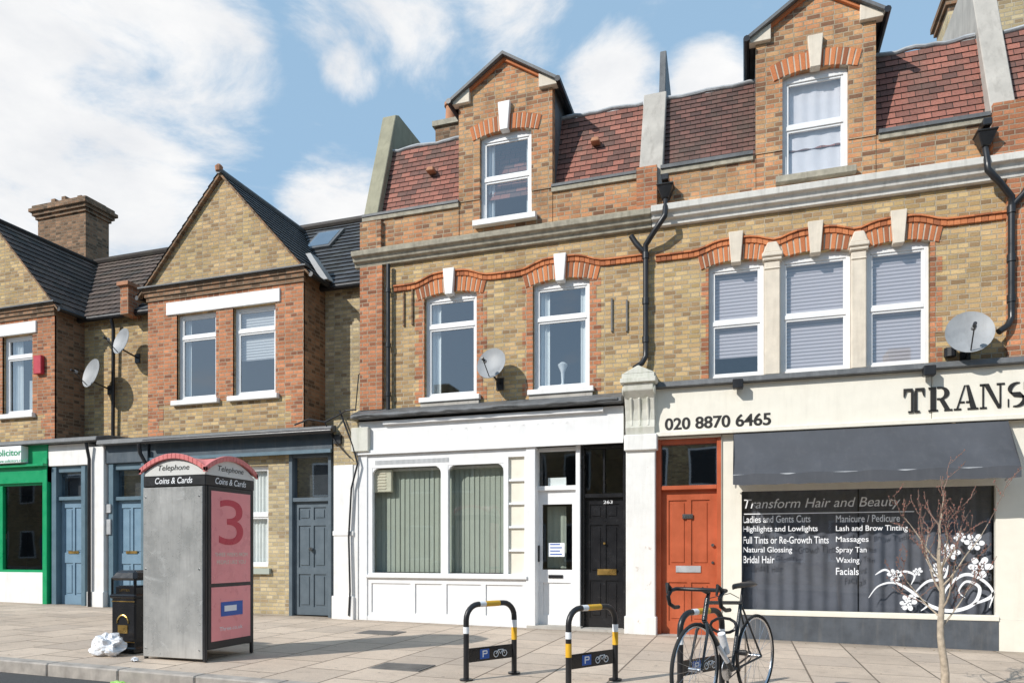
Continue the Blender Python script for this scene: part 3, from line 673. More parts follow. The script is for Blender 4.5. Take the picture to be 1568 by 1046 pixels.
LET={'T':[rc(0,.9,.40,1),rc(.5,.9,.9,1),[(0,.9),(0,.66),(.05,.66),(.14,.9)],[(.9,.9),(.76,.9),(.85,.66),(.9,.66)],rc(.32,.06,.43,.9),rc(.47,.06,.58,.9),rc(.2,0,.43,.07),rc(.47,0,.7,.07)],
'R':[rc(.08,.05,.32,.95),rc(0,0,.4,.07),rc(0,.93,.32,1),rc(.36,.93,.5,1),rc(.36,.47,.5,.54),[(.45,.47),(.66,.47),(.9,.07),(.68,.07)],rc(.66,0,1,.07)],
'A':[[(.1,.06),(.17,.06),(.48,1),(.42,1)],[(.5,1),(.62,1),(.92,.06),(.68,.06)],rc(.26,.28,.44,.35),rc(.5,.28,.66,.35),rc(0,0,.3,.07),rc(.56,0,1,.07)],
'N':[rc(.1,.05,.17,.95),rc(0,0,.28,.07),rc(0,.93,.2,1),[(.14,1),(.36,1),(.86,0),(.72,0)],rc(.79,.05,.86,.95),rc(.68,.93,1,1)],
'F':[rc(.08,.05,.32,.95),rc(0,0,.42,.07),rc(0,.93,.32,1),rc(.37,.92,.85,1),[(.85,.92),(.7,.92),(.8,.7),(.85,.7)],rc(.37,.47,.6,.55),rc(.6,.38,.65,.64)],
'M':[rc(.08,.05,.15,.95),rc(0,0,.25,.07),rc(0,.93,.2,1),[(.12,1),(.34,1),(.56,.1),(.48,.1)],[(.54,.1),(.6,.3),(.8,1),(.74,1)],rc(.76,.05,.98,.95),rc(.68,0,1.06,.07),rc(.76,.93,1.06,1)]}
x=wx(1383,YB); zb=wz(1400,632,YB); S_=wz(1400,595,YB)-zb; W_=.272
for ch in 'TRANSFORM':
    for p_ in LET.get(ch,[]): poly(p_,x,zb,S_,W_)
    if ch=='R': arcs(x,zb,S_,W_,.5,.735,.38,.265,-90,90,.08,.22)
    if ch=='O': arcs(x,zb,S_,W_,.44,.5,.44,.5,-80,80,.05,.25); arcs(x,zb,S_,W_,.44,.5,.44,.5,100,260,.05,.25)
    if ch=='S': arcs(x,zb,S_,W_,.42,.74,.36,.26,70,235,.06,.2); arcs(x,zb,S_,W_,.42,.26,.38,.26,-115,55,.06,.2); poly([(.12,.6),(.3,.42),(.78,.36),(.55,.6)],x,zb,S_,W_); poly(rc(.7,.68,.75,.98),x,zb,S_,W_); poly(rc(.06,.02,.11,.34),x,zb,S_,W_)
    x+=W_*(1.06 if ch!='S' else .98)
AX0,AX1=-.16,3.14; az1,az0=2.80,2.18; ap=-.60
aw=A('B','awning','awning_fabric')
nseg=24
for i in range(nseg):
    xa=AX0+(AX1-AX0)*i/nseg; xb=AX0+(AX1-AX0)*(i+1)/nseg
    prev=None
    sag=lambda X: .012*math.sin(X*9)+.006*math.sin(X*23)
    for j in range(7):
        t_=j/6; y=-.15+(ap+.15)*t_; z=az1+(az0-az1)*t_-.05*math.sin(math.pi*t_)
        cur=((xa,y,z+sag(xa)*t_),(xb,y,z+sag(xb)*t_))
        if prev: face(aw,[prev[0],prev[1],cur[1],cur[0]])
        prev=cur
    z0=az0-.13-.015*abs(math.sin(i*1.3)); z0b=az0-.13-.015*abs(math.sin((i+1)*1.3))
    face(aw,[prev[0],prev[1],(xb,ap-.01,z0b),(xa,ap-.01,z0)])
for X in (AX0,AX1): face(A('B','awning_sides','awning_fabric'),[(X,-.15,az1),(X,ap,az0),(X,ap,az0-.12),(X,-.15,az0-.02)])
tube(A('B','awning_bar','lead_light'),[(AX0,ap+.02,az0-.01),(AX1,ap+.02,az0-.01)],.018,8)
for X in (AX0+.03,AX1-.03): tube(A('B','awning_bar','lead_light'),[(X,ap+.02,az0-.02),(X,-.15,2.05)],.012,8)
YS=-.06
sx0,sx1=wx(1131,YS),wx(1529,YS); sz0,sz1=wz(1330,942,YS),wz(1330,744,YS)
sf=A('B','shopfront_frame','cream_fascia',bev=.006)
wall(sf,wx(1105,YS),XBE,sz0-.01,FZ0-.05,[(sx0+.04,sx1-.03,sz0+.04,sz1-.03),(sx1+.35,XBE-.2,sz0+.04,sz1-.03)],YS,.07)
box(sf,sx0,sx1,YS-.03,YS,sz0-.03,sz0+.03)
for q0,q1 in ((sx0+.04,sx1-.03),(sx1+.35,XBE-.2)): face(A('B','shop_glass','glass_dark'),[(q0,YS+.05,sz0+.04),(q1,YS+.05,sz0+.04),(q1,YS+.05,sz1-.03),(q0,YS+.05,sz1-.03)])
box(A('B','stallriser','stallriser_grey',bev=.006),wx(1133,YS),sx1-.0,YS-.02,YS+.1,-.2,sz0-.03); box(sf,sx1,XBE,YS-.01,YS+.1,-.2,sz0-.012); box(sf,wx(1105,YS),wx(1133,YS),YS-.01,YS+.1,-.2,sz0-.012)
room('B',sx0-.1,XBE,.02,3.5,-.05,2.7,'room_salon')
cu=A('B','salon_curtains','curtain_grey')
curtain(cu,sx0+.02,sx0+1.55,sz0+.03,sz1,.14,.018,.19); curtain(cu,sx0+1.57,sx1-.02,sz0+.03,sz1,.15,.02,.16)
YT=YS+.044
def tl(s,xa,xb,yb,h=9,sh=0,off=.0):
    text('B',s,wx(xa,YT),wx(xb,YT),wz((xa+xb)/2,yb,YT),wz((xa+xb)/2,yb-h,YT),YT,'decal_white',shear=sh,offset=off)
tl('Transform Hair and Beauty',1139,1379,781,19,.25)
for s,xb,yb in (('Ladies and Gents Cuts',1241,800),('Highlights and Lowlights',1252,816),('Full Tints or Re-Growth Tints',1269,832),('Natural Glossing',1213,848),('Bridal Hair',1186,862)): tl(s,1138,xb,yb,11,off=.008)
for s,xb,yb in (('Manicure / Pedicure',1378,799),('Lash and Brow Tinting',1390,815),('Massages',1330,832),('Spray Tan',1327,848),('Waxing',1316,864),('Facials',1315,880)): tl(s,1280,xb,yb,11,off=.008)
box(A('B','lettering_rule','decal_white'),wx(1139,YT),wx(1400,YT),YT,YT+.002,wz(1250,786,YT),wz(1250,784.5,YT))
fd=A('B','floral_decal','decal_white')
def ribbon(pts,wm,y=YT):
    P_=[Vector((wx(p[0],YT),0,wz(p[0],p[1],YT))) for p in pts]
    Q=[]
    for i in range(len(P_)-1):
        p0=P_[max(i-1,0)];p1=P_[i];p2=P_[i+1];p3=P_[min(i+2,len(P_)-1)]
        for k in range(6):
            t_=k/6; Q.append(.5*((2*p1)+(p2-p0)*t_+(2*p0-5*p1+4*p2-p3)*t_**2+(3*p1-p0-3*p2+p3)*t_**3))
    Q.append(P_[-1]); n=len(Q); vs=[]
    for i,q in enumerate(Q):
        d_=(Q[min(i+1,n-1)]-Q[max(i-1,0)]).normalized(); nn=Vector((-d_.z,0,d_.x)); w_=wm*(.15+math.sin(math.pi*(i+.5)/n))
        vs+=[(q.x+nn.x*w_,y,q.z+nn.z*w_),(q.x-nn.x*w_,y,q.z-nn.z*w_)]
    mesh(fd,vs,[(2*i,2*i+2,2*i+3,2*i+1) for i in range(n-1)])
for pts,w_ in (([(1330,915),(1345,897),(1370,892),(1395,905),(1420,925),(1455,935),(1490,925),(1500,900),(1480,890),(1468,905),(1478,915)],.02),
 ([(1370,892),(1380,875),(1400,880),(1395,895)],.013),([(1400,908),(1420,890),(1445,885),(1452,865)],.016),([(1490,925),(1515,915),(1522,905)],.018),
 ([(1440,930),(1450,900),(1475,880),(1500,885),(1520,905),(1515,930)],.018),([(1380,930),(1400,915),(1420,925),(1410,935)],.014),([(1340,880),(1355,872),(1368,880)],.012)): ribbon(pts,w_)
def flower(px,py,r,n=6):
    cx,cz=wx(px,YT),wz(px,py,YT)
    for ring,(ra,rb) in enumerate(((.50,1.0),(.16,.44))):
        for k in range(n):
            a0=2*math.pi*(k+ring*.5)/n+random.uniform(-.15,.15); pts=[]; sc_=random.uniform(.85,1.1)
            for j in range(9):
                t_=j/8; rr=ra+(rb*sc_-ra)*math.sin(math.pi*t_)**.6 if 0<j<8 else ra; an=a0+(t_-.5)*2*math.pi/n*.9
                pts.append((cx+r*rr*math.cos(an),YT-.001*ring,cz+r*rr*math.sin(an)))
            face(fd,[(cx+r*ra*.8*math.cos(a0),YT-.001*ring,cz+r*ra*.8*math.sin(a0))]+pts)
for q in ((1492,830,.13),(1500,868,.14),(1455,845,.11),(1390,922,.11),(1370,880,.09),(1437,872,.10),(1470,822,.07),(1405,875,.06)): flower(*q)
yo=.02; ox0,ox1=wx(1013,yo),wx(1098,yo); ot=wz(1055,750,yo); otop=2.78
of=A('B','orange_door_frame','orange_door',bev=.006)
box(of,ox0-.07,ox0,yo-.1,yo+.06,-.12,otop); box(of,ox1,ox1+.06,yo-.1,yo+.06,-.12,otop); box(of,ox0,ox1,yo-.08,yo+.06,ot,ot+.06); box(of,ox0,ox1,yo-.08,yo+.06,otop-.07,otop)
face(A('B','shop_glass','glass_blue'),[(ox0,yo+.01,ot+.06),(ox1,yo+.01,ot+.06),(ox1,yo+.01,otop-.07),(ox0,yo+.01,otop-.07)])
panels_door('B',ox0,ox1,-.04,ot,yo,'orange_door',[(.13,.46,.48,.93),(.54,.87,.48,.93),(.13,.46,.09,.36),(.54,.87,.09,.36)],'orange_door_leaf')
box(A('B','letterplate','lead_light'),wx(1035,yo),wx(1073,yo),yo-.015,yo,wz(1055,876,yo),wz(1055,866,yo))
box(A('B','letterplate','chrome'),wx(1045,yo),wx(1061,yo),yo-.02,yo,wz(1055,794,yo),wz(1055,787,yo))
tube(A('B','door_knob','chrome'),[(ox1-.06,yo,1.25),(ox1-.06,yo-.04,1.25)],.022,10); tube(A('B','door_knob','chrome'),[(ox1-.06,yo,1.0),(ox1-.06,yo-.02,1.0)],.02,10)
box(A('B','door_step','render_grey'),ox0-.07,ox1+.07,-.2,.2,-.12,-.04)
box(sf,FX0,ox1+.06,YS-.02,YS+.06,otop,FZ0-.05)
box(sf,ox1+.06,wx(1105,YS),YS-.03,YS+.08,-.15,otop+.0)
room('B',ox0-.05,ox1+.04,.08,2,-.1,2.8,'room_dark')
# ================================================================ COTTAGES
own('C1','brick_cottage',(-8.9,0,0)); own('C2','brick_cottage',(-14.6,0,0))
YR=.67
def cottage(b,x0,x1,wins,roofm,lint):
    xc=(x0+x1)/2; zE=6.0; zK=7.85; ops=[(w[0],w[1],w[2],w[3]) for w in wins]
    wall(A(b,'bay_front','brick_yellow'),x0,x1,3.15,zE,ops,0)
    s=A(b,'bay_sides','brick_brown'); face(s,[(x1,0,3.1),(x1,YR,3.1),(x1,YR,zE),(x1,0,zE)]); face(s,[(x0,0,3.1),(x0,YR,3.1),(x0,YR,zE),(x0,0,zE)])
    zw0=wins[0][2];zw1=wins[0][3]
    d_=A(b,'brick_dressings_panel','brick_orange')
    def panel(a0,a1,q0,q1): box(d_,a0,a1,-.005,.03,q0,q1)
    panel(x0,wins[0][0],zw0-.05,zw1); panel(wins[-1][1],x1,zw0-.05,zw1); 
    if len(wins)>1: panel(wins[0][1],wins[1][0],zw0-.05,zw1)
    panel(x0,lint[0],zw1,zw1+.24); panel(lint[1],x1,zw1,zw1+.24); panel(x0,x1,zw1+.24,zE-.2)
    quoin(b,x0,1,3.2,zw0-.05,.25,.36); quoin(b,x1,-1,3.2,zw0-.05,.25,.36)
    box(A(b,'lintel','paint_white',bev=.008),lint[0],lint[1],-.035,.05,zw1+.003,zw1+.235)
    for i,w in enumerate(wins):
        window(b,*w,trans=w[3]-.42,curt=[(.05,.38,0,1),(.6,.95,0,.45)] if b=='C2' else ([(.05,.2,0,1)] if i==0 else []),blind=(.42 if b=='C1' and i==1 else None),fw=.06); sill(b,w[0]-.08,w[1]+.08,w[2],h=.09)
    cb=A(b,'corbel_band','brick_brown')
    for i in range(3): box(cb,x0-.02-.02*i,x1+.02+.02*i,-.03-.025*i,.03,zE-.2+.075*i,zE-.13+.075*i)
    box(A(b,'gable_drip','lead'),x0-.12,x1+.12,-.14,.05,zE+.025,zE+.05)
    k=(zK-zE)/(xc-x0)
    prism_y(A(b,'gable','brick_yellow'),[(x0-.02,zE+.05),(x1+.02,zE+.05),(xc,zK)],-.01,.12)
    ov=.16; r=A(b,'gable_roof_tiles',roofm); yb=2.5
    for s_,xe in ((-1,x0),(1,x1)):
        X=xe+s_*ov; Z=zE+.02-ov*k*.6
        tile_roof(r,(X,-.10,Z),(X,yb,Z),(xc,yb,zK+.08),(xc,-.10,zK+.08),.17 if roofm=='slate' else .2,.02)
        prism_y(A(b,'verge','brick_brown'),[(X,Z-.05),(xc,zK+.02),(xc,zK+.075),(X,Z-.005)],-.085,-.0)
        tube(A(b,'valley_gutter','black_iron'),[(X+s_*.03,-.08,Z-.03),(X+s_*.03,YR-.1,Z-.03)],.045,8)
    tube(A(b,'ridge_tiles','tile_brown' if roofm!='slate' else 'lead'),[(xc,-.12,zK+.09),(xc,yb,zK+.09)],.06,10)
    tube(A(b,'finial','terracotta'),[(xc,-.1,zK+.08),(xc,-.1,zK+.16),(xc,-.1,zK+.2)],[.06,.07,.03],8)
c1x0,c1x1=wx(227),wx(465)
cz0=wz(340,609); cz1=wz(340,474)
cottage('C1',c1x0,c1x1,[(wx(271),wx(331),cz0,cz1),(wx(357),wx(422),cz0,cz1)],'slate',(wx(256),wx(430)))
c2x1=wx(84); c2x0=c2x1-3.35
cottage('C2',c2x0,c2x1,[(c2x0+.5,c2x0+1.3,cz0,cz1),(wx(4),wx(50),cz0,cz1)],'tile_brown',(c2x0+.35,wx(57)))
XP=-11.55
for b,x0,x1 in (('C1',c1x1,XA0),('C1',XP,c1x0),('C2',c2x1,XP)):
    wall(A(b,'recessed_wall','brick_yellow_pale' if x0==c1x1 else 'brick_yellow'),x0,x1,3.1,5.95,[],YR)
    if x0==c1x1: quoin(b,x1,-1,3.1,5.9,.1,.2,y=YR)
    tube(A(b,'eaves_gutter','black_iron'),[(x0,YR-.14,5.86),(x1,YR-.14,5.86)],.055,10)
    box(A(b,'eaves_soffit','black_iron'),x0,x1,YR-.1,YR,5.88,5.95)
def mainroof(b,x0,x1,mat):
    tile_roof(A(b,'main_roof_tiles',mat),(x0,.5,5.90),(x1,.5,5.90),(x1,2.5,7.98),(x0,2.5,7.98),.2 if mat!='slate' else .17,.022)
    tile_roof(A(b,'rear_roof_tiles',mat),(x1,6.5,5.6),(x0,6.5,5.6),(x0,2.5,7.98),(x1,2.5,7.98),.3,.022)
    tube(A(b,'main_ridge',mat),[(x0,2.5,8.0),(x1,2.5,8.0)],.09,10)
    a=A(b,'rear_wall','brick_brown'); face(a,[(x0,6.5,-.2),(x1,6.5,-.2),(x1,6.5,5.6),(x0,6.5,5.6)])
mainroof('C1',XP,XA0,'slate'); mainroof('C2',-18,XP,'tile_brown')
box(A('C1','party_parapet','brick_orange'),XP-.1,XP+.1,.35,.7,5.8,6.35); box(A('C1','party_parapet_cap','terracotta'),XP-.14,XP+.14,.3,.7,6.35,6.42)
def slopept(x,s,off): return Vector((x,.5+2.0*s,5.90+2.08*s))+Vector((0,-.72,.69))*off
vl=A('C1','rooflight_frame','lead'); 
q=[slopept(wx(480,2),.58,.06),slopept(wx(520,2),.58,.06),slopept(wx(520,2),.86,.06),slopept(wx(480,2),.86,.06)]
q2=[slopept(wx(480,2),.58,-.02),slopept(wx(520,2),.58,-.02),slopept(wx(520,2),.86,-.02),slopept(wx(480,2),.86,-.02)]
mesh(vl,q2+q,BF)
c_=sum(q,Vector())/4; face(A('C1','rooflight_glass','glass_blue'),[c_+(p_-c_)*.8+Vector((0,-.007,.007)) for p_ in q])
prism_y(A('C1','valley_flashing','lead_light'),[(c1x1+.12,5.95),(c1x1+.25,5.95),(c1x1-.1,6.45),(c1x1-.2,6.45)],.35,.60)
ch=A('C2','chimney','brick_brown'); X=-15.5; box(ch,X-.75,X+.75,2.3,2.95,7.6,9.15)
for i,e in enumerate((.04,.09,.14,.09)): box(ch,X-.75-e,X+.75+e,2.3-e,2.95+e,9.15+.08*i,9.228+.08*i)
fl=A('C2','chimney_flaunching','brick_brown')
for i in range(9): box(fl,X-.72+i*.165,X-.72+i*.165+.12,2.35,2.9,9.46,9.52+random.uniform(0,.13))
body('C2',-18,c2x0,5.9,6.5,right=False,y0=.67); wall(A('C2','recessed_wall','brick_yellow'),-18,c2x0,-.2,5.9,[],YR)
prism_x(A('C1','shop_lead_roof','lead',bev=.01),[(YR,3.34),(.0,3.30),(-.28,3.24),(-.30,3.15),(YR,3.15)],XP,wx(512,-.2))
prism_x(A('C2','shop_lead_roof','lead',bev=.01),[(YR,3.42),(.0,3.38),(-.28,3.32),(-.30,3.24),(YR,3.24)],-18,XP)
tube(A('C1','shop_gutter','black_iron',smooth=True),[(wx(220,-.3),-.3,3.15),(wx(508,-.3),-.3,3.15)],.045,10)
tube(A('C1','drainpipe','black_iron',smooth=True),[(wx(216,-.25),-.3,3.12),(wx(220,-.2),-.28,2.95),(wx(224,-.2),-.2,2.75),(wx(224,-.2),-.2,.2)],.035,10)
tube(A('C1','drainpipe','black_iron',smooth=True),[(wx(180,YR),YR-.15,5.8),(wx(180,YR),YR-.1,5.6),(wx(178,YR),YR-.08,3.3)],.035,10)
Y1=-.1
zf0,zf1=wz(380,697,Y1),3.15
box(A('C1','shop_fascia','slate_fascia',bev=.006),wx(232,Y1),wx(510,Y1),Y1-.03,.05,zf0,zf1)
box(A('C1','shop_fascia_moulding','blue_frame'),wx(232,Y1),wx(510,Y1),Y1-.08,Y1-.03,zf0-.03,zf0+.03)
gC=gz(-8)-.05
cw=(wx(330,0),wx(412,0),wz(395,868,0),wz(395,713,0))
dC=(wx(447,0),wx(507,0))
wall(A('C1','ground_floor_wall','brick_yellow_pale'),wx(236,0),dC[0]-.03,gC,zf0,[cw],-.02,.12)
window('C1',*cw,y=-.02,trans=(cw[2]+cw[3])/2+.02,curt=[(.03,.97,0,.98)],glass='glass_shop')
box(A('C1','window_sills','blind_green'),cw[0]-.08,cw[1]+.06,-.08,.03,cw[2]-.12,cw[2]-.02)
k=A('C1','door_frame','grey_door',bev=.005); tb=wz(476,768,0)
box(k,dC[0]-.03,dC[0]+.04,-.05,.1,gC,zf0); box(k,dC[1]-.03,dC[1]+.03,-.05,.1,gC,zf0); box(k,dC[0]+.04,dC[1]-.03,-.04,.1,tb,tb+.07); box(k,dC[0]+.04,dC[1]-.03,-.04,.1,zf0-.07,zf0)
face(A('C1','door_glass','glass_blue'),[(dC[0]+.04,.03,tb+.07),(dC[1]-.03,.03,tb+.07),(dC[1]-.03,.03,zf0-.07),(dC[0]+.04,.03,zf0-.07)])
box(A('C1','transom_backing','room_mid'),dC[0],dC[1],.2,.22,tb,zf0)
panels_door('C1',dC[0]+.04,dC[1]-.03,gC+.06,tb,.02,'grey_door',P6b,'grey_door_leaf')
tube(A('C1','door_knob','chrome'),[((dC[0]+dC[1])/2,.02,1.2),((dC[0]+dC[1])/2,-.03,1.2)],.035,10)
pl=A('C1','white_pilaster','paint_white',bev=.008); z712=wz(525,712,-.15)
p0,p1=wx(511,-.15),wx(541,-.15); box(pl,p0,p1,-.16,.05,gC,z712); box(pl,p0-.02,p1+.02,-.19,.05,gC,.42); box(pl,p0-.01,p1+.01,-.175,.05,1.42,1.5)
box(A('C1','brick_pier','brick_yellow_pale'),p0,p1+.08,-.15,.05,z712,3.35)
sc_=A('C1','service_cable','black_iron')
tube(sc_,[(wx(520,-.2),-.2,3.5),(wx(530,-.2),-.2,3.2),(wx(540,-.2),-.19,2.9),(wx(547,-.2),-.19,2.6),(wx(538,-.2),-.2,2.2),(wx(534,-.2),-.2,1.4),(wx(536,-.2),-.2,.5),(wx(534,-.2),-.2,.1)],.016,8)
tube(sc_,[(wx(468),-.32,3.28),(wx(490),-.33,3.36),(wx(512),-.3,3.3),(wx(530),-.22,3.42),(wx(545),-.32,3.46),(wx(560),-.31,3.47)],.014,6)
tube(sc_,[(wx(512),-.3,3.3),(wx(520),-.22,3.05),(wx(534),-.21,2.85),(wx(546),-.2,2.7)],.01,6)
tube(sc_,[(wx(548),-.08,3.5),(wx(552),-.06,4.1),(wx(545),.3,4.3),(wx(530),YR-.02,4.15)],.009,6)
box(sc_,wx(520),wx(531),-.2,-.15,2.95,3.1)
pl2=A('A','left_pilaster','paint_white',bev=.006); r0,r1=wx(542,-.12),wx(550,-.1); box(pl2,r0,r1,-.14,.05,-.1,2.8); box(A('A','left_console','stone_capital',bev=.01),r0-.01,wx(566,-.15),-.2,.05,2.8,3.2)
def bluedoor(b,xa,xb,ztop):
    k=A(b,'blue_door_frame','blue_frame',bev=.005); g_=gz(-12)-.05; x0,x1=wx(xa,0),wx(xb,0)
    tb=wz((xa+xb)/2,766,0)
    box(k,x0-.12,x0,-.1,.1,g_,ztop); box(k,x1,x1+.1,-.1,.1,g_,ztop); box(k,x0,x1,-.06,.1,tb,tb+.07); box(k,x0,x1,-.06,.1,ztop-.12,ztop)
    face(A(b,'door_glass','glass_blue'),[(x0,.03,tb+.07),(x1,.03,tb+.07),(x1,.03,ztop-.12),(x0,.03,ztop-.12)]); box(A(b,'transom_backing','room_mid'),x0,x1,.2,.22,tb,ztop)
    panels_door(b,x0,x1,g_+.06,tb,.02,'blue_door',P6,'blue_door_leaf')
    box(A(b,'letterplate','brass'),x0+(x1-x0)*.3,x0+(x1-x0)*.7,.005,.02,1.12,1.17)
zbt=wz(150,712,0)
bluedoor('C2',93,131,zbt); bluedoor('C1',180,222,zbt)
box(A('C2','shop_fascia','paint_white',bev=.006),wx(76,-.1),wx(137,-.1),-.13,.05,zbt,3.23)
box(A('C1','blue_fascia','slate_fascia',bev=.006),wx(160,-.1),wx(228,-.1),-.13,.05,zbt,3.15)
pw=A('C2','white_pilaster','paint_white',bev=.006); box(pw,wx(137,-.15),wx(160,-.15),-.17,.05,.0,3.15); box(pw,wx(136,-.15),wx(161,-.15),-.2,.05,0,.4)
tube(A('C2','drainpipe','black_iron',smooth=True),[(wx(134,-.25),-.28,3.2),(wx(138,-.2),-.22,2.9),(wx(138,-.2),-.22,.1)],.03,10)
box(A('C1','door_buzzer','lead_light'),wx(163,-.1),wx(171,-.1),-.13,-.1,wz(167,818,-.1),wz(167,795,-.1)); box(A('C1','door_buzzer','lead_light'),wx(163,-.1),wx(171,-.1),-.13,-.1,wz(167,785,-.1),wz(167,772,-.1))
Yg=-.1; gxr=wx(76,Yg); gf=A('C2','green_shopfront','green_paint',bev=.006)
z1=wz(40,680,Yg); z2=wz(40,740,Yg); z3=wz(40,872,Yg)
box(gf,-18,gxr,Yg-.05,.05,z2,z1); box(gf,-18,gxr,Yg-.14,Yg-.05,wz(40,716,Yg)-.0,wz(40,712,Yg))
wall(gf,-18,gxr,z3-.05,z2,[(wx(4,Yg),wx(67,Yg),z3,z2-.04),(-17.5,wx(-6,Yg),z3,z2-.04)],Yg,.07)
face(A('C2','door_glass','glass_dark'),[(-17.5,Yg+.05,z3),(wx(67,Yg),Yg+.05,z3),(wx(67,Yg),Yg+.05,z2),(-17.5,Yg+.05,z2)])
box(A('C2','stallriser','paint_white',bev=.006),-18,wx(68,Yg),Yg-.02,.05,0,z3-.05); box(gf,wx(69,Yg),gxr,Yg-.06,.05,0,z1-.3)
sy=Yg-.20
box(A('C2','solicitor_sign','decal_white'),wx(-40,Yg),wx(47,Yg),sy,Yg-.052,wz(20,711,Yg),wz(20,686,Yg))
text('C2','Solicitor',wx(-9,sy),wx(33,sy),wz(16,698,sy),wz(16,688,sy),sy-.004,'green_paint',offset=.015)
text('C2','www.solicitors.co.uk',wx(-6,sy),wx(42,sy),wz(16,708,sy),wz(16,703,sy),sy-.004,'green_paint')
room('C2',-17.5,wx(70),.0,3,0,2.6,'room_salon')
box(A('C2','window_notice','poster_pink'),wx(2),wx(9),.0,.01,wz(5,825),wz(5,817))
wall(A('C2','fascia_backing','slate_fascia'),-18,XP,2.6,3.25,[],.04); wall(A('C1','fascia_backing','slate_fascia'),XP,wx(240),2.6,3.16,[],.045)
box(A('C2','alarm_box','red_plastic',bev=.01),wx(57),wx(69),-.09,-.005,wz(62,574),wz(62,546))
dish(185,522,.30,.27,wallY=YR); dish(139,571,.25,.30,wallY=YR); dish(752,556,-.32,.255,nrm=(-.1,-1,.3)); dish(1485,508,-.35,.29,nrm=(-.1,-1,.3))
tube(A('B','dish_junction','black_iron'),[(wx(1453),-.05,wz(1453,548)),(wx(1453),-.05,wz(1453,535))],.07,10)

# ================================================================ OPPOSITE ROW (seen in the window reflections)
own('OPP','brick_terrace_row',(0,-18,0))
a=A('OPP','walls','brick_yellow'); box(a,-45,40,-26,-18,-.3,6.2)
prism_x(A('OPP','roof','slate'),[(-26.3,6.2),(-17.7,6.2),(-22,8.6)],-45,40)
fw_=A('OPP','window_frames','paint_white_fresh'); bk=A('OPP','window_voids','room_dark')
x=-44
while x<39:
    for z0,z1 in ((.8,2.3),(3.7,5.2)):
        for dx in (0,1.9):
            box(fw_,x+dx,x+dx+1.1,-18.0,-17.95,z0,z1); box(bk,x+dx+.07,x+dx+1.03,-17.95,-17.945,z0+.07,z1-.07)
    box(A('OPP','doors','blue_door'),x+3.4,x+4.3,-18,-17.95,-.05,2.1)
    if int(x)%2==0: box(a,x-.5,x+.3,-22.6,-21.4,8,9.3)
    x+=5.0

# ================================================================ TELEPHONE KIOSK
KX0,KX1,KY0,KY1=-6.03,-5.24,-4.66,-3.9; kg=gz(-5.6)
own('kiosk','telephone_kiosk',((KX0+KX1)/2,(KY0+KY1)/2,kg))
H1,H2=kg+1.81,kg+1.92
fr=A('kiosk','frame','black_iron',bev=.006)
for X in (KX0,KX1-.035):
    for Y in (KY0,KY1-.035): box(fr,X,X+.035,Y,Y+.035,kg,H1)
box(fr,KX0-.004,KX1+.004,KY0-.004,KY1+.004,H1,H2)
pn=A('kiosk','side_panels','kiosk_panel',bev=.004)
box(pn,KX0-.004,KX1-.03,KY0-.006,KY0+.01,kg+.03,H1-.01)
box(pn,KX0-.006,KX0+.01,KY0+.04,KY1-.04,kg+.1,H1); box(pn,KX0+.04,KX1-.04,KY1-.01,KY1+.006,kg+.1,H1)
for z in (kg+.12,kg+.95,kg+1.7):
    for xx in (KX0+.03,KX1-.07): tube(A('kiosk','rivets','chrome'),[(xx,KY0-.006,z),(xx,KY0-.012,z)],.008,8)
box(fr,KX1-.02,KX1+.004,KY0+.036,KY1-.036,kg+.12,H1)
box(A('kiosk','poster_upper','poster_pink'),KX1+.004,KX1+.008,KY0+.08,KY1-.07,kg+.80,H1-.05)
box(A('kiosk','poster_lower','poster_pink'),KX1+.004,KX1+.008,KY0+.08,KY1-.07,kg+.20,kg+.76)
text('kiosk','3',KY0+.19,KY1-.19,kg+1.2,kg+1.68,KX1+.0095,'poster_red',face_dir='x',offset=.0)
text('kiosk','THREE WEEKS FROM',KY0+.13,KY1-.12,kg+1.08,kg+1.12,KX1+.0095,'cream_panel',face_dir='x'); text('kiosk','PEOPLE LIKE YOU',KY0+.16,KY1-.15,kg+1.0,kg+1.04,KX1+.0095,'cream_panel',face_dir='x')
box(A('kiosk','poster_phone','plate_blue'),KX1+.009,KX1+.012,KY0+.22,KY1-.2,kg+.45,kg+.6); box(A('kiosk','poster_phone2','decal_white'),KX1+.0121,KX1+.013,KY0+.27,KY1-.3,kg+.5,kg+.56)
text('kiosk','Three.co.uk',KY0+.2,KY1-.2,kg+.3,kg+.34,KX1+.0095,'decal_white',face_dir='x')
cx,cy=(KX0+KX1)/2,(KY0+KY1)/2; hx,hy=(KX1-KX0)/2,(KY1-KY0)/2; ah=.15
sg=A('kiosk','sign_boards','kiosk_sign')
def archpts(c,h): return [(c-h,H2)]+[(c-h+2*h*i/16,H2+.02+ah*(1-((i/8)-1)**2)) for i in range(17)]+[(c+h,H2)]
prism_y(sg,archpts(cx,hx),KY0-.004,KY0+.02); prism_x(sg,archpts(cy,hy),KX1-.02,KX1+.004); prism_y(sg,archpts(cx,hx),KY1-.02,KY1+.004); prism_x(sg,archpts(cy,hy),KX0-.004,KX0+.02)
rf=A('kiosk','roof','kiosk_roof',smooth=True); n=24; ov=.035
vs=[];fs=[]
for i in range(n+1):
    for j in range(n+1):
        u=-1+2*i/n; w=-1+2*j/n; vs.append((cx+u*(hx+ov),cy+w*(hy+ov),H2+.045+ah*max(1-u*u,1-w*w)+.01))
for i in range(n):
    for j in range(n): q=i*(n+1)+j; fs.append((q,q+n+1,q+n+2,q+1))
mesh(rf,vs,fs)
rim=A('kiosk','roof_rim','kiosk_roof',bev=.004)
ap_=archpts(0,1)
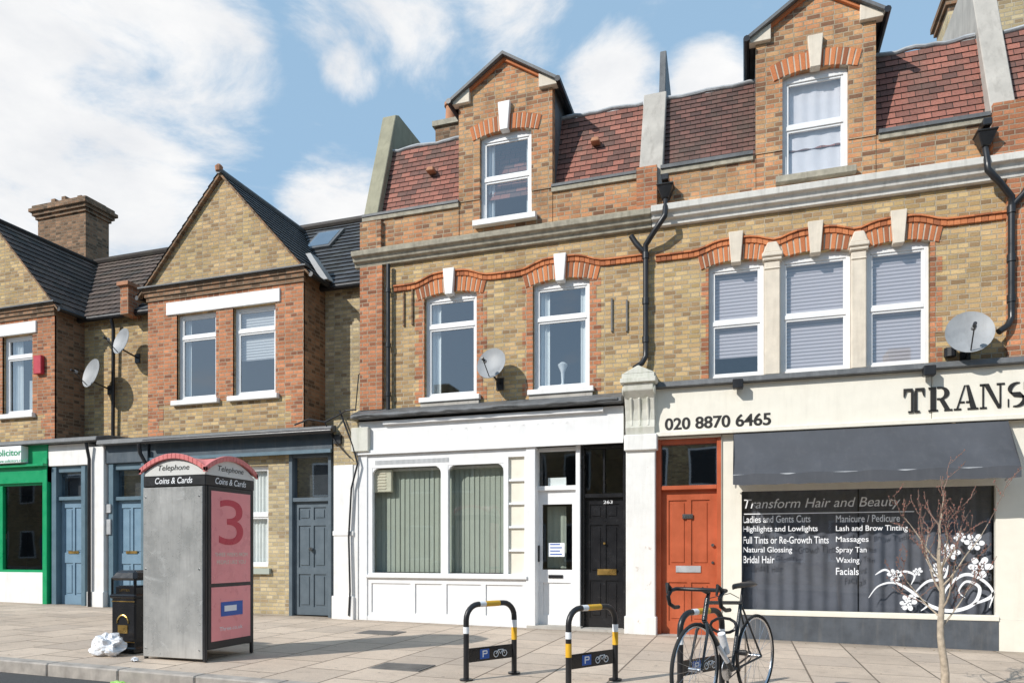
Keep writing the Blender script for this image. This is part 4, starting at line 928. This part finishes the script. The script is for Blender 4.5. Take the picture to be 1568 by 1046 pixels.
for i in range(16):
    a0,a1=ap_[i+1],ap_[i+2]
    for Ya,Yb in ((KY0-.035,KY0+.0),(KY1,KY1+.035)): prism_y(rim,[(cx+a0[0]*(hx+ov),a0[1]-.0),(cx+a1[0]*(hx+ov),a1[1]),(cx+a1[0]*(hx+ov),a1[1]+.055),(cx+a0[0]*(hx+ov),a0[1]+.055)],Ya,Yb)
    for Xa,Xb in ((KX0-.035,KX0),(KX1,KX1+.035)): prism_x(rim,[(cy+a0[0]*(hy+ov),a0[1]),(cy+a1[0]*(hy+ov),a1[1]),(cy+a1[0]*(hy+ov),a1[1]+.055),(cy+a0[0]*(hy+ov),a0[1]+.055)],Xa,Xb)
text('kiosk','Telephone',cx-.2,cx+.2,H2+.035,H2+.11,KY0-.007,'decal_black',shear=.2)
text('kiosk','Telephone',cy-.2,cy+.2,H2+.035,H2+.11,KX1+.007,'decal_black',shear=.2,face_dir='x')
text('kiosk','Coins & Cards',cx-.24,cx+.24,H1+.025,H2-.02,KY0-.007,'decal_white',shear=.2,offset=.01)
text('kiosk','Coins & Cards',cy-.24,cy+.24,H1+.025,H2-.02,KX1+.007,'decal_white',shear=.2,offset=.01,face_dir='x')
# ================================================================ LITTER BIN
by=-4.30; bx=wx(187,by-.18); bg=gz(bx); kk=.84
own('bin','litter_bin',(bx,by,bg)); lb=A('bin','body','black_gloss',bev=.02)
def bb(a,x0,x1,y0,y1,z0,z1): box(a,bx+x0*kk,bx+x1*kk,by+y0*kk,by+y1*kk,bg+z0,bg+z1)
bb(lb,-.2,.2,-.2,.2,.05,.62); bb(lb,-.22,.22,-.22,.22,0,.07); bb(lb,-.22,.22,-.22,.22,.6,.65)
for sx in (-1,1):
    for sy_ in (-1,1): bb(lb,sx*.19-.02,sx*.19+.02,sy_*.19-.02,sy_*.19+.02,.6,.84)
bb(lb,-.17,.17,-.17,.17,.55,.74)
hd=A('bin','hood','black_gloss',bev=.03); mesh(hd,[(bx+x_*kk,by+y_*kk,bg+z_) for x_,y_,z_ in ((-.23,-.23,.80),(.23,-.23,.80),(.23,.23,.80),(-.23,.23,.80),(-.16,-.16,.91),(.16,-.16,.91),(.16,.16,.91),(-.16,.16,.91))],BF)
gd=A('bin','crest','brass')
tube(gd,[(bx+.08*math.cos(k*math.pi/8),by-.2*kk-.004,bg+.33+.09*math.sin(k*math.pi/8)) for k in range(0,9)],.009,6); bb(gd,-.08,.08,-.208,-.2,.22,.31); bb(gd,-.19,.19,-.204,-.2,.565,.575); bb(gd,-.19,.19,-.204,-.2,.12,.13)
text('bin','LITTER',bx-.07,bx+.07,bg+.68,bg+.705,by-.173*kk,'brass')
# ================================================================ CYCLE HOOPS
def hoop(i,xa,ya,xb,yb,h=.69):
    b=own('hoop%d'%i,'cycle_stand',((xa+xb)/2,(ya+yb)/2,gz(xa))); P0=Vector((xa,ya,0));P1=Vector((xb,yb,0)); d_=(P1-P0); Ln=d_.length; d_.normalize(); g0=gz(xa)
    r=.14
    def pt(s,z): return (P0+d_*s)+Vector((0,0,g0+z))
    path=[(0,z) for z in (-.02,.2,.4,h-r)]
    path+= [(r-r*math.cos(k*math.pi/12),h-r+r*math.sin(k*math.pi/12)) for k in range(1,7)]
    path+= [(Ln-r+r*math.sin(k*math.pi/12),h-r+r*math.cos(k*math.pi/12)) for k in range(0,7)]
    path+= [(Ln,z) for z in (.4,.2,-.02)]
    tube(A(b,'tube','black_iron',smooth=True),[pt(*q) for q in path],.026,14)
    tp=A(b,'reflective_bands','yellow_tape',smooth=True)
    tube(tp,[pt(Ln*.5-.07,h),pt(Ln*.5+.1,h)],.0275,14)
    if i==2: tube(tp,[pt(0,h-.42),pt(0,h-.30)],.0275,14)
    tube(tp,[pt(Ln,h-.36),pt(Ln,h-.24)],.0275,14)
    wt=A(b,'white_bands','decal_white',smooth=True)
    tube(wt,[pt(Ln*.5-.14,h),pt(Ln*.5-.07,h)],.0273,14); tube(wt,[pt(0,h-.26),pt(0,h-.2)],.0273,14); tube(wt,[pt(Ln,h-.24),pt(Ln,h-.17)],.0273,14)
    for s in (0,Ln): tube(A(b,'base_collars','black_iron'),[pt(s,0),pt(s,.015)],.06,14)
    nn=Vector((d_.y,-d_.x,0)); 
    if nn.y>0: nn=-nn
    def plate(a,s0,s1,z0,z1,o0,o1):
        vs=[]
        for z in (z0,z1):
            for (s,o_) in ((s0,o0),(s1,o0),(s1,o1),(s0,o1)): vs.append(pt(s,z)+nn*o_)
        mesh(a,vs,BF)
    plate(A(b,'plate','black_gloss'),.02,Ln-.02,.16,.29,-.004,.004)
    plate(A(b,'parking_sign','plate_blue'),Ln*.27,Ln*.46,.18,.27,.004,.006)
    wm=A(b,'plate_symbols','decal_white'); plate(wm,Ln*.32,Ln*.34,.195,.258,.006,.008); plate(wm,Ln*.34,Ln*.41,.247,.258,.006,.008); plate(wm,Ln*.34,Ln*.41,.222,.232,.006,.008); plate(wm,Ln*.40,Ln*.42,.226,.252,.006,.008)
    for cs in (.60,.78): tube(wm,[pt(Ln*cs+.028*math.cos(k*math.pi/6),.212+.028*math.sin(k*math.pi/6))+nn*.006 for k in range(12)],.004,5,closed=True)
    tube(wm,[pt(Ln*.6,.212)+nn*.006,pt(Ln*.65,.25)+nn*.006,pt(Ln*.75,.25)+nn*.006,pt(Ln*.78,.212)+nn*.006],.004,5); tube(wm,[pt(Ln*.65,.25)+nn*.006,pt(Ln*.69,.212)+nn*.006,pt(Ln*.75,.25)+nn*.006],.004,5)
hoop(1,-2.43,-4.54,-2.13,-4.04); hoop(2,-1.47,-4.54,-1.15,-4.02); hoop(3,-.52,-4.50,-.20,-3.98)
# ================================================================ BICYCLE
R0=Vector((.08,-4.32,gz(0))); U=Vector((-.42,-.88,0)).normalized(); SD=Vector((-U.y,U.x,0))
own('bike','bicycle',R0)
def bp(s,z,t_=0): return R0+U*s+SD*t_+Vector((0,0,z))
ty=A('bike','tyres','tyre',smooth=True); rm=A('bike','rims','chrome',smooth=True); sk=A('bike','spokes','chrome'); fm=A('bike','frame','bike_frame',smooth=True); bk=A('bike','black_parts','black_iron',smooth=True); wf=A('bike','frame_details','plastic_white',smooth=True)
for hs in (0,1.0):
    tube(ty,[bp(hs+.335*math.cos(k*math.pi/24),.345+.335*math.sin(k*math.pi/24)) for k in range(48)],.013,8,True)
    tube(rm,[bp(hs+.316*math.cos(k*math.pi/24),.345+.316*math.sin(k*math.pi/24)) for k in range(48)],.008,6,True)
    for k in range(20): an=k*math.pi/10; tube(sk,[bp(hs+.015*math.cos(an+.6),.345+.015*math.sin(an+.6),.02*(-1)**k),bp(hs+.305*math.cos(an),.345+.305*math.sin(an))],.0014,4)
    tube(rm,[bp(hs,.345,-.05),bp(hs,.345,.05)],.018,10)
BB=(.42,.275); ST=(.27,.80); HT=(.83,.83); HB=(.87,.70)
tube(fm,[bp(*BB),bp(*ST)],.016,10); tube(fm,[bp(*ST),bp(*HT)],.015,10); tube(fm,[bp(*BB),bp(*HB)],.019,10); tube(fm,[bp(.82,.86),bp(*HB)],.02,10)
tube(wf,[bp(.50,.35,.0),bp(.66,.50,.0)],.0195,10)
for s in (-1,1):
    tube(fm,[bp(*BB,.01*s),bp(0,.345,.05*s)],.009,8); tube(fm,[bp(ST[0],ST[1]-.03,.01*s),bp(0,.345,.05*s)],.008,8); tube(fm,[bp(.875,.68,.02*s),bp(.90,.62,.045*s),bp(1.0,.345,.05*s)],[.013,.012,.008],8)
tube(bk,[bp(ST[0],ST[1]-.02),bp(.235,.92)],.013,10)
sa=A('bike','saddle','black_iron',smooth=True); vs=[];fs=[]
prof=[(-.02,.03,.01),(.0,.075,.0),(.06,.07,.0),(.12,.035,-.005),(.2,.022,-.005),(.27,.018,-.01),(.285,.008,-.015)]
for s,wd,dz in prof:
    for k in range(8): an=k*math.pi/4; vs.append(bp(.12+s,.945+dz+.022*math.sin(an),wd*math.cos(an)))
for i in range(len(prof)-1):
    for k in range(8): fs.append((i*8+k,i*8+(k+1)%8,(i+1)*8+(k+1)%8,(i+1)*8+k))
fs+=[tuple(range(8)),tuple(range(len(vs)-8,len(vs)))]; mesh(sa,vs,fs)
tube(bk,[bp(.82,.86),bp(.80,.90),bp(.90,.93)],.016,10)
for s in (-1,1): tube(bk,[bp(.90,.93,0),bp(.90,.93,.17*s),bp(.93,.93,.205*s),bp(.99,.92,.21*s),bp(1.03,.88,.21*s),bp(1.01,.82,.21*s),bp(.94,.79,.21*s),bp(.88,.79,.21*s)],.0155,10); tube(bk,[bp(1.0,.93,.21*s),bp(1.05,.97,.205*s),bp(1.06,.90,.2*s)],[.018,.016,.008],8)
tube(rm,[bp(.42,.275,-.04),bp(.42,.275,-.045)],.09,24); tube(bk,[bp(.42,.275,-.06),bp(.36,.12,-.06)],.011,8); tube(bk,[bp(.42,.275,.06),bp(.48,.43,.06)],.011,8)
tube(bk,[bp(.36,.12,-.06),bp(.36,.12,-.15)],.022,8); tube(bk,[bp(.48,.43,.06),bp(.48,.43,.15)],.022,8)
tube(bk,[bp(.42,.365,-.045),bp(.0,.375,-.045),bp(-.03,.345,-.045),bp(0,.31,-.045),bp(.42,.185,-.045)],.005,5)
for s0,z0,s1,z1 in ((.85,.80,.9,.95),(.3,.84,.8,.86)): tube(bk,[bp(s0,z0),bp((s0+s1)/2,(z0+z1)/2+.04,.05),bp(s1,z1)],.0035,5)
tube(wf,[bp(.52,.42),bp(.60,.58)],.030,12)
tube(bk,[bp(.35,.62)+Vector((-.1*(1-math.cos(k*math.pi/6)),.02*math.sin(k),.06*math.sin(k*math.pi/6))) for k in range(12)],.012,6,True)
# ================================================================ SAPLING
tx,tyy=1.63,-3.61; tg=gz(tx)
own('sap','sapling_tree',(tx,tyy,tg)); tk=A('sap','trunk','bark',smooth=True); tw=A('sap','twigs','twig',smooth=True); bd=A('sap','buds','bud')
tpts=[];rr=[]
for i in range(12):
    z=i*.105; tpts.append((tx+.015*math.sin(i*.9)-.01*i*.3,tyy+.012*math.cos(i*.7),tg-.02+z)); rr.append(.036-.0017*i+(.01 if i==0 else 0))
tube(tk,tpts,rr,10)
top=Vector(tpts[-1]); rnd=random.Random(11)
def branch(p,d_,ln,r,lv):
    pts=[p];q=p.copy();dd=d_.copy();n=6
    for i in range(n):
        dd=(dd+Vector((rnd.uniform(-.22,.22),rnd.uniform(-.22,.22),rnd.uniform(-.03,.16)))).normalized(); q=q+dd*ln/n; pts.append(q.copy())
        if lv<2 and i>=1 and rnd.random()<(.8 if lv<1 else .5):
            side=Vector((rnd.uniform(-1,1),rnd.uniform(-1,1),rnd.uniform(-.1,.8))).normalized(); branch(q.copy(),(dd*.6+side*.7).normalized(),ln*rnd.uniform(.35,.6),r*.6*(1-i/9),lv+1)
        for _ in range(1 if lv>=1 or i>3 else 0):
            c=q-dd*ln/n*rnd.random()+Vector((rnd.uniform(-.008,.008),rnd.uniform(-.008,.008),rnd.uniform(-.01,.01))); e=rnd.uniform(.003,.0065)
            mesh(bd,[c+Vector((e,0,0)),c+Vector((-e,0,0)),c+Vector((0,e,0)),c+Vector((0,-e,0)),c+Vector((0,0,e*2)),c+Vector((0,0,-e))],[(0,2,4),(2,1,4),(1,3,4),(3,0,4),(2,0,5),(1,2,5),(3,1,5),(0,3,5)])
    tube(tw if lv else tk,pts,[max(.0022,r*(1-.8*i/n)) for i in range(n+1)],5)
for i,z in enumerate((.58,.66,.74,.82,.88,.93,.99,1.05,1.1,1.13)):
    an=i*2.4+.4; branch(Vector((tx-.02,tyy,tg+z)),Vector((math.cos(an)*.72,math.sin(an)*.72,.78)).normalized(),rnd.uniform(.48,.66),.009,0)
branch(top,Vector((-.1,0,1)),.66,.014,0)
# ================================================================ LITTER
def crumple(b,name,mat,X,Y,r,sc=(1,1,.7),dz=0,sd=0):
    C=Vector((X,Y,0)); z0=gz(X)+dz; own(b,name,(X,Y,z0)); a=A(b,'crumpled_film',mat)
    vs=[];n=22;m_=30
    for i in range(n+1):
        for j in range(m_):
            th=math.pi*i/n; ph=2*math.pi*j/m_; v_=Vector((math.sin(th)*math.cos(ph),math.sin(th)*math.sin(ph),math.cos(th)))
            k=.9+.5*mnoise.noise(v_*1.9+Vector((sd,0,0)))+.28*abs(mnoise.noise(v_*5+Vector((sd,3,0))))+.10*mnoise.noise(v_*11)
            vs.append((C.x+v_.x*r*sc[0]*k,C.y+v_.y*r*sc[1]*k,max(z0+.003,z0+r*sc[2]*.75+v_.z*r*sc[2]*k)))
    mesh(a,vs,[(i*m_+j,i*m_+(j+1)%m_,(i+1)*m_+(j+1)%m_,(i+1)*m_+j) for i in range(n) for j in range(m_)])
YBG=-4.66
crumple('bag1','plastic_bag','plastic_white',wx(166,YBG),YBG,.165,(1.05,.8,.78),sd=4)
crumple('pack','crisp_packet','litter_green',wx(184,-5.50),-5.50,.10,(1.3,.6,.35),dz=-.12,sd=9); crumple('cup','paper_litter','plastic_white',wx(207,-4.85),-4.85,.035,sd=2)
rl=random.Random(9)
own('leafl','fallen_leaves',(0,0,0)); lf=A('leafl','leaves','leaf_brown')
for i in range(220):
    X=rl.uniform(-9,3); Y=rl.choice((rl.uniform(-5.1,-.3),rl.gauss(-.3,.05))); z=gz(X)+.006; s=rl.uniform(.006,.018); an=rl.uniform(0,6)
    face(lf,[(X+s*math.cos(an+k*1.57),Y+s*.6*math.sin(an+k*1.57),z+rl.uniform(0,.006)) for k in range(4)])

# ================================================================ BUILD OBJECTS
col=bpy.context.scene.collection; emp={}
for (bid,part,mat),a in ACC.items():
    info=OWN[bid]; single=len(info)>2
    if not single and bid not in emp:
        e=bpy.data.objects.new(info[0],None); e.location=info[1]; e.empty_display_size=.3; col.objects.link(e); emp[bid]=e
    me=bpy.data.meshes.new(part); me.from_pydata(a.v,[],a.f); uvl=me.uv_layers.new(name='UVMap')
    flat=[c for f in a.uv for uv in f for c in uv]; uvl.data.foreach_set('uv',flat)
    me.materials.append(M[mat]); 
    if a.smooth: me.shade_smooth()
    me.validate(); me.update()
    ob=bpy.data.objects.new(info[0] if single else part,me); col.objects.link(ob)
    if a.smooth:
        try: me.set_sharp_from_angle(angle=math.radians(45))
        except Exception: pass
    if a.bev:
        bm=ob.modifiers.new('bevel','BEVEL'); bm.width=a.bev; bm.segments=1; bm.limit_method='ANGLE'
    if not single:
        ob.parent=emp[bid]; ob.matrix_parent_inverse=Matrix.Translation(-info[1])

# ================================================================ LIGHT, SKY, CAMERA
sc=bpy.context.scene
sun_to=Vector((-.50,-.66,.56)).normalized()
el=math.asin(sun_to.z); rot=math.atan2(sun_to.x,sun_to.y)
ld=bpy.data.lights.new('sun','SUN'); ld.energy=4.4; ld.angle=math.radians(.5); ld.color=(1,.96,.90)
lo=bpy.data.objects.new('sun',ld); lo.rotation_euler=sun_to.to_track_quat('Z','Y').to_euler(); lo.location=(-10,-15,15); col.objects.link(lo)
W=bpy.data.worlds.new('World'); sc.world=W; W.use_nodes=True; t=W.node_tree; t.nodes.clear()
o=t.nodes.new('ShaderNodeOutputWorld'); bg=t.nodes.new('ShaderNodeBackground'); bg.inputs[1].default_value=.15
sky=t.nodes.new('ShaderNodeTexSky'); sky.sky_type='NISHITA'; sky.sun_disc=False; sky.sun_elevation=el; sky.sun_rotation=rot; sky.air_density=1.0; sky.dust_density=.6; sky.ozone_density=1.5
gen=N(t,'ShaderNodeTexCoord').outputs['Generated']
nv=N(t,'ShaderNodeVectorMath',operation='NORMALIZE'); L(t,gen,nv.inputs[0]); dirv=nv.outputs[0]
n1=noise(t,mapping(t,dirv,(1,1,2.2)),4.8,13,.62,.35)
blobs=[(50,60,.14),(170,60,.14),(280,85,.12),(60,240,.15),(180,270,.12),(560,-10,.11),(650,25,.11),(760,15,.10),(930,145,.08),(1075,140,.06),(520,320,.08),(10,320,.14),(540,95,.05)]
acc=None
for (px,py,r) in blobs:
    c=ray(px,py).normalized(); dn=N(t,'ShaderNodeVectorMath',operation='DOT_PRODUCT'); L(t,dirv,dn.inputs[0]); dn.inputs[1].default_value=c
    v_=maprange(t,dn.outputs['Value'],math.cos(r),1,0,1)
    acc=v_ if acc is None else mathn(t,'MAXIMUM',acc,v_)
den=mathn(t,'ADD',n1,mathn(t,'MULTIPLY',acc,.32))
mk=N(t,'ShaderNodeMapRange',interpolation_type='SMOOTHSTEP'); L(t,den,mk.inputs[0]); mk.inputs[1].default_value=.56; mk.inputs[2].default_value=.82
n2=noise(t,mapping(t,dirv,(1,1,2),(5,3,1)),6,8,.6)
cc=mixc(t,maprange(t,n2,.35,.7,0,1),(6.6,6.6,6.6),(5.3,5.45,5.7))
skyc=mixc(t,.72,sky.outputs[0],(2.7,4.2,5.7))
fin=mixc(t,mk.outputs[0],skyc,cc)
L(t,fin,bg.inputs[0]); L(t,bg.outputs[0],o.inputs[0])
cam=bpy.data.cameras.new('camera'); co=bpy.data.objects.new('camera',cam); col.objects.link(co)
co.location=(0,-D,EYE); co.rotation_euler=(math.radians(90),0,TH)
cam.sensor_width=36; cam.lens=36*F/1568; cam.shift_y=(HY-523)/1568; cam.clip_end=2000; cam.clip_start=.05
sc.camera=co
sc.view_settings.view_transform='Standard'; sc.view_settings.look='None'; sc.view_settings.exposure=0
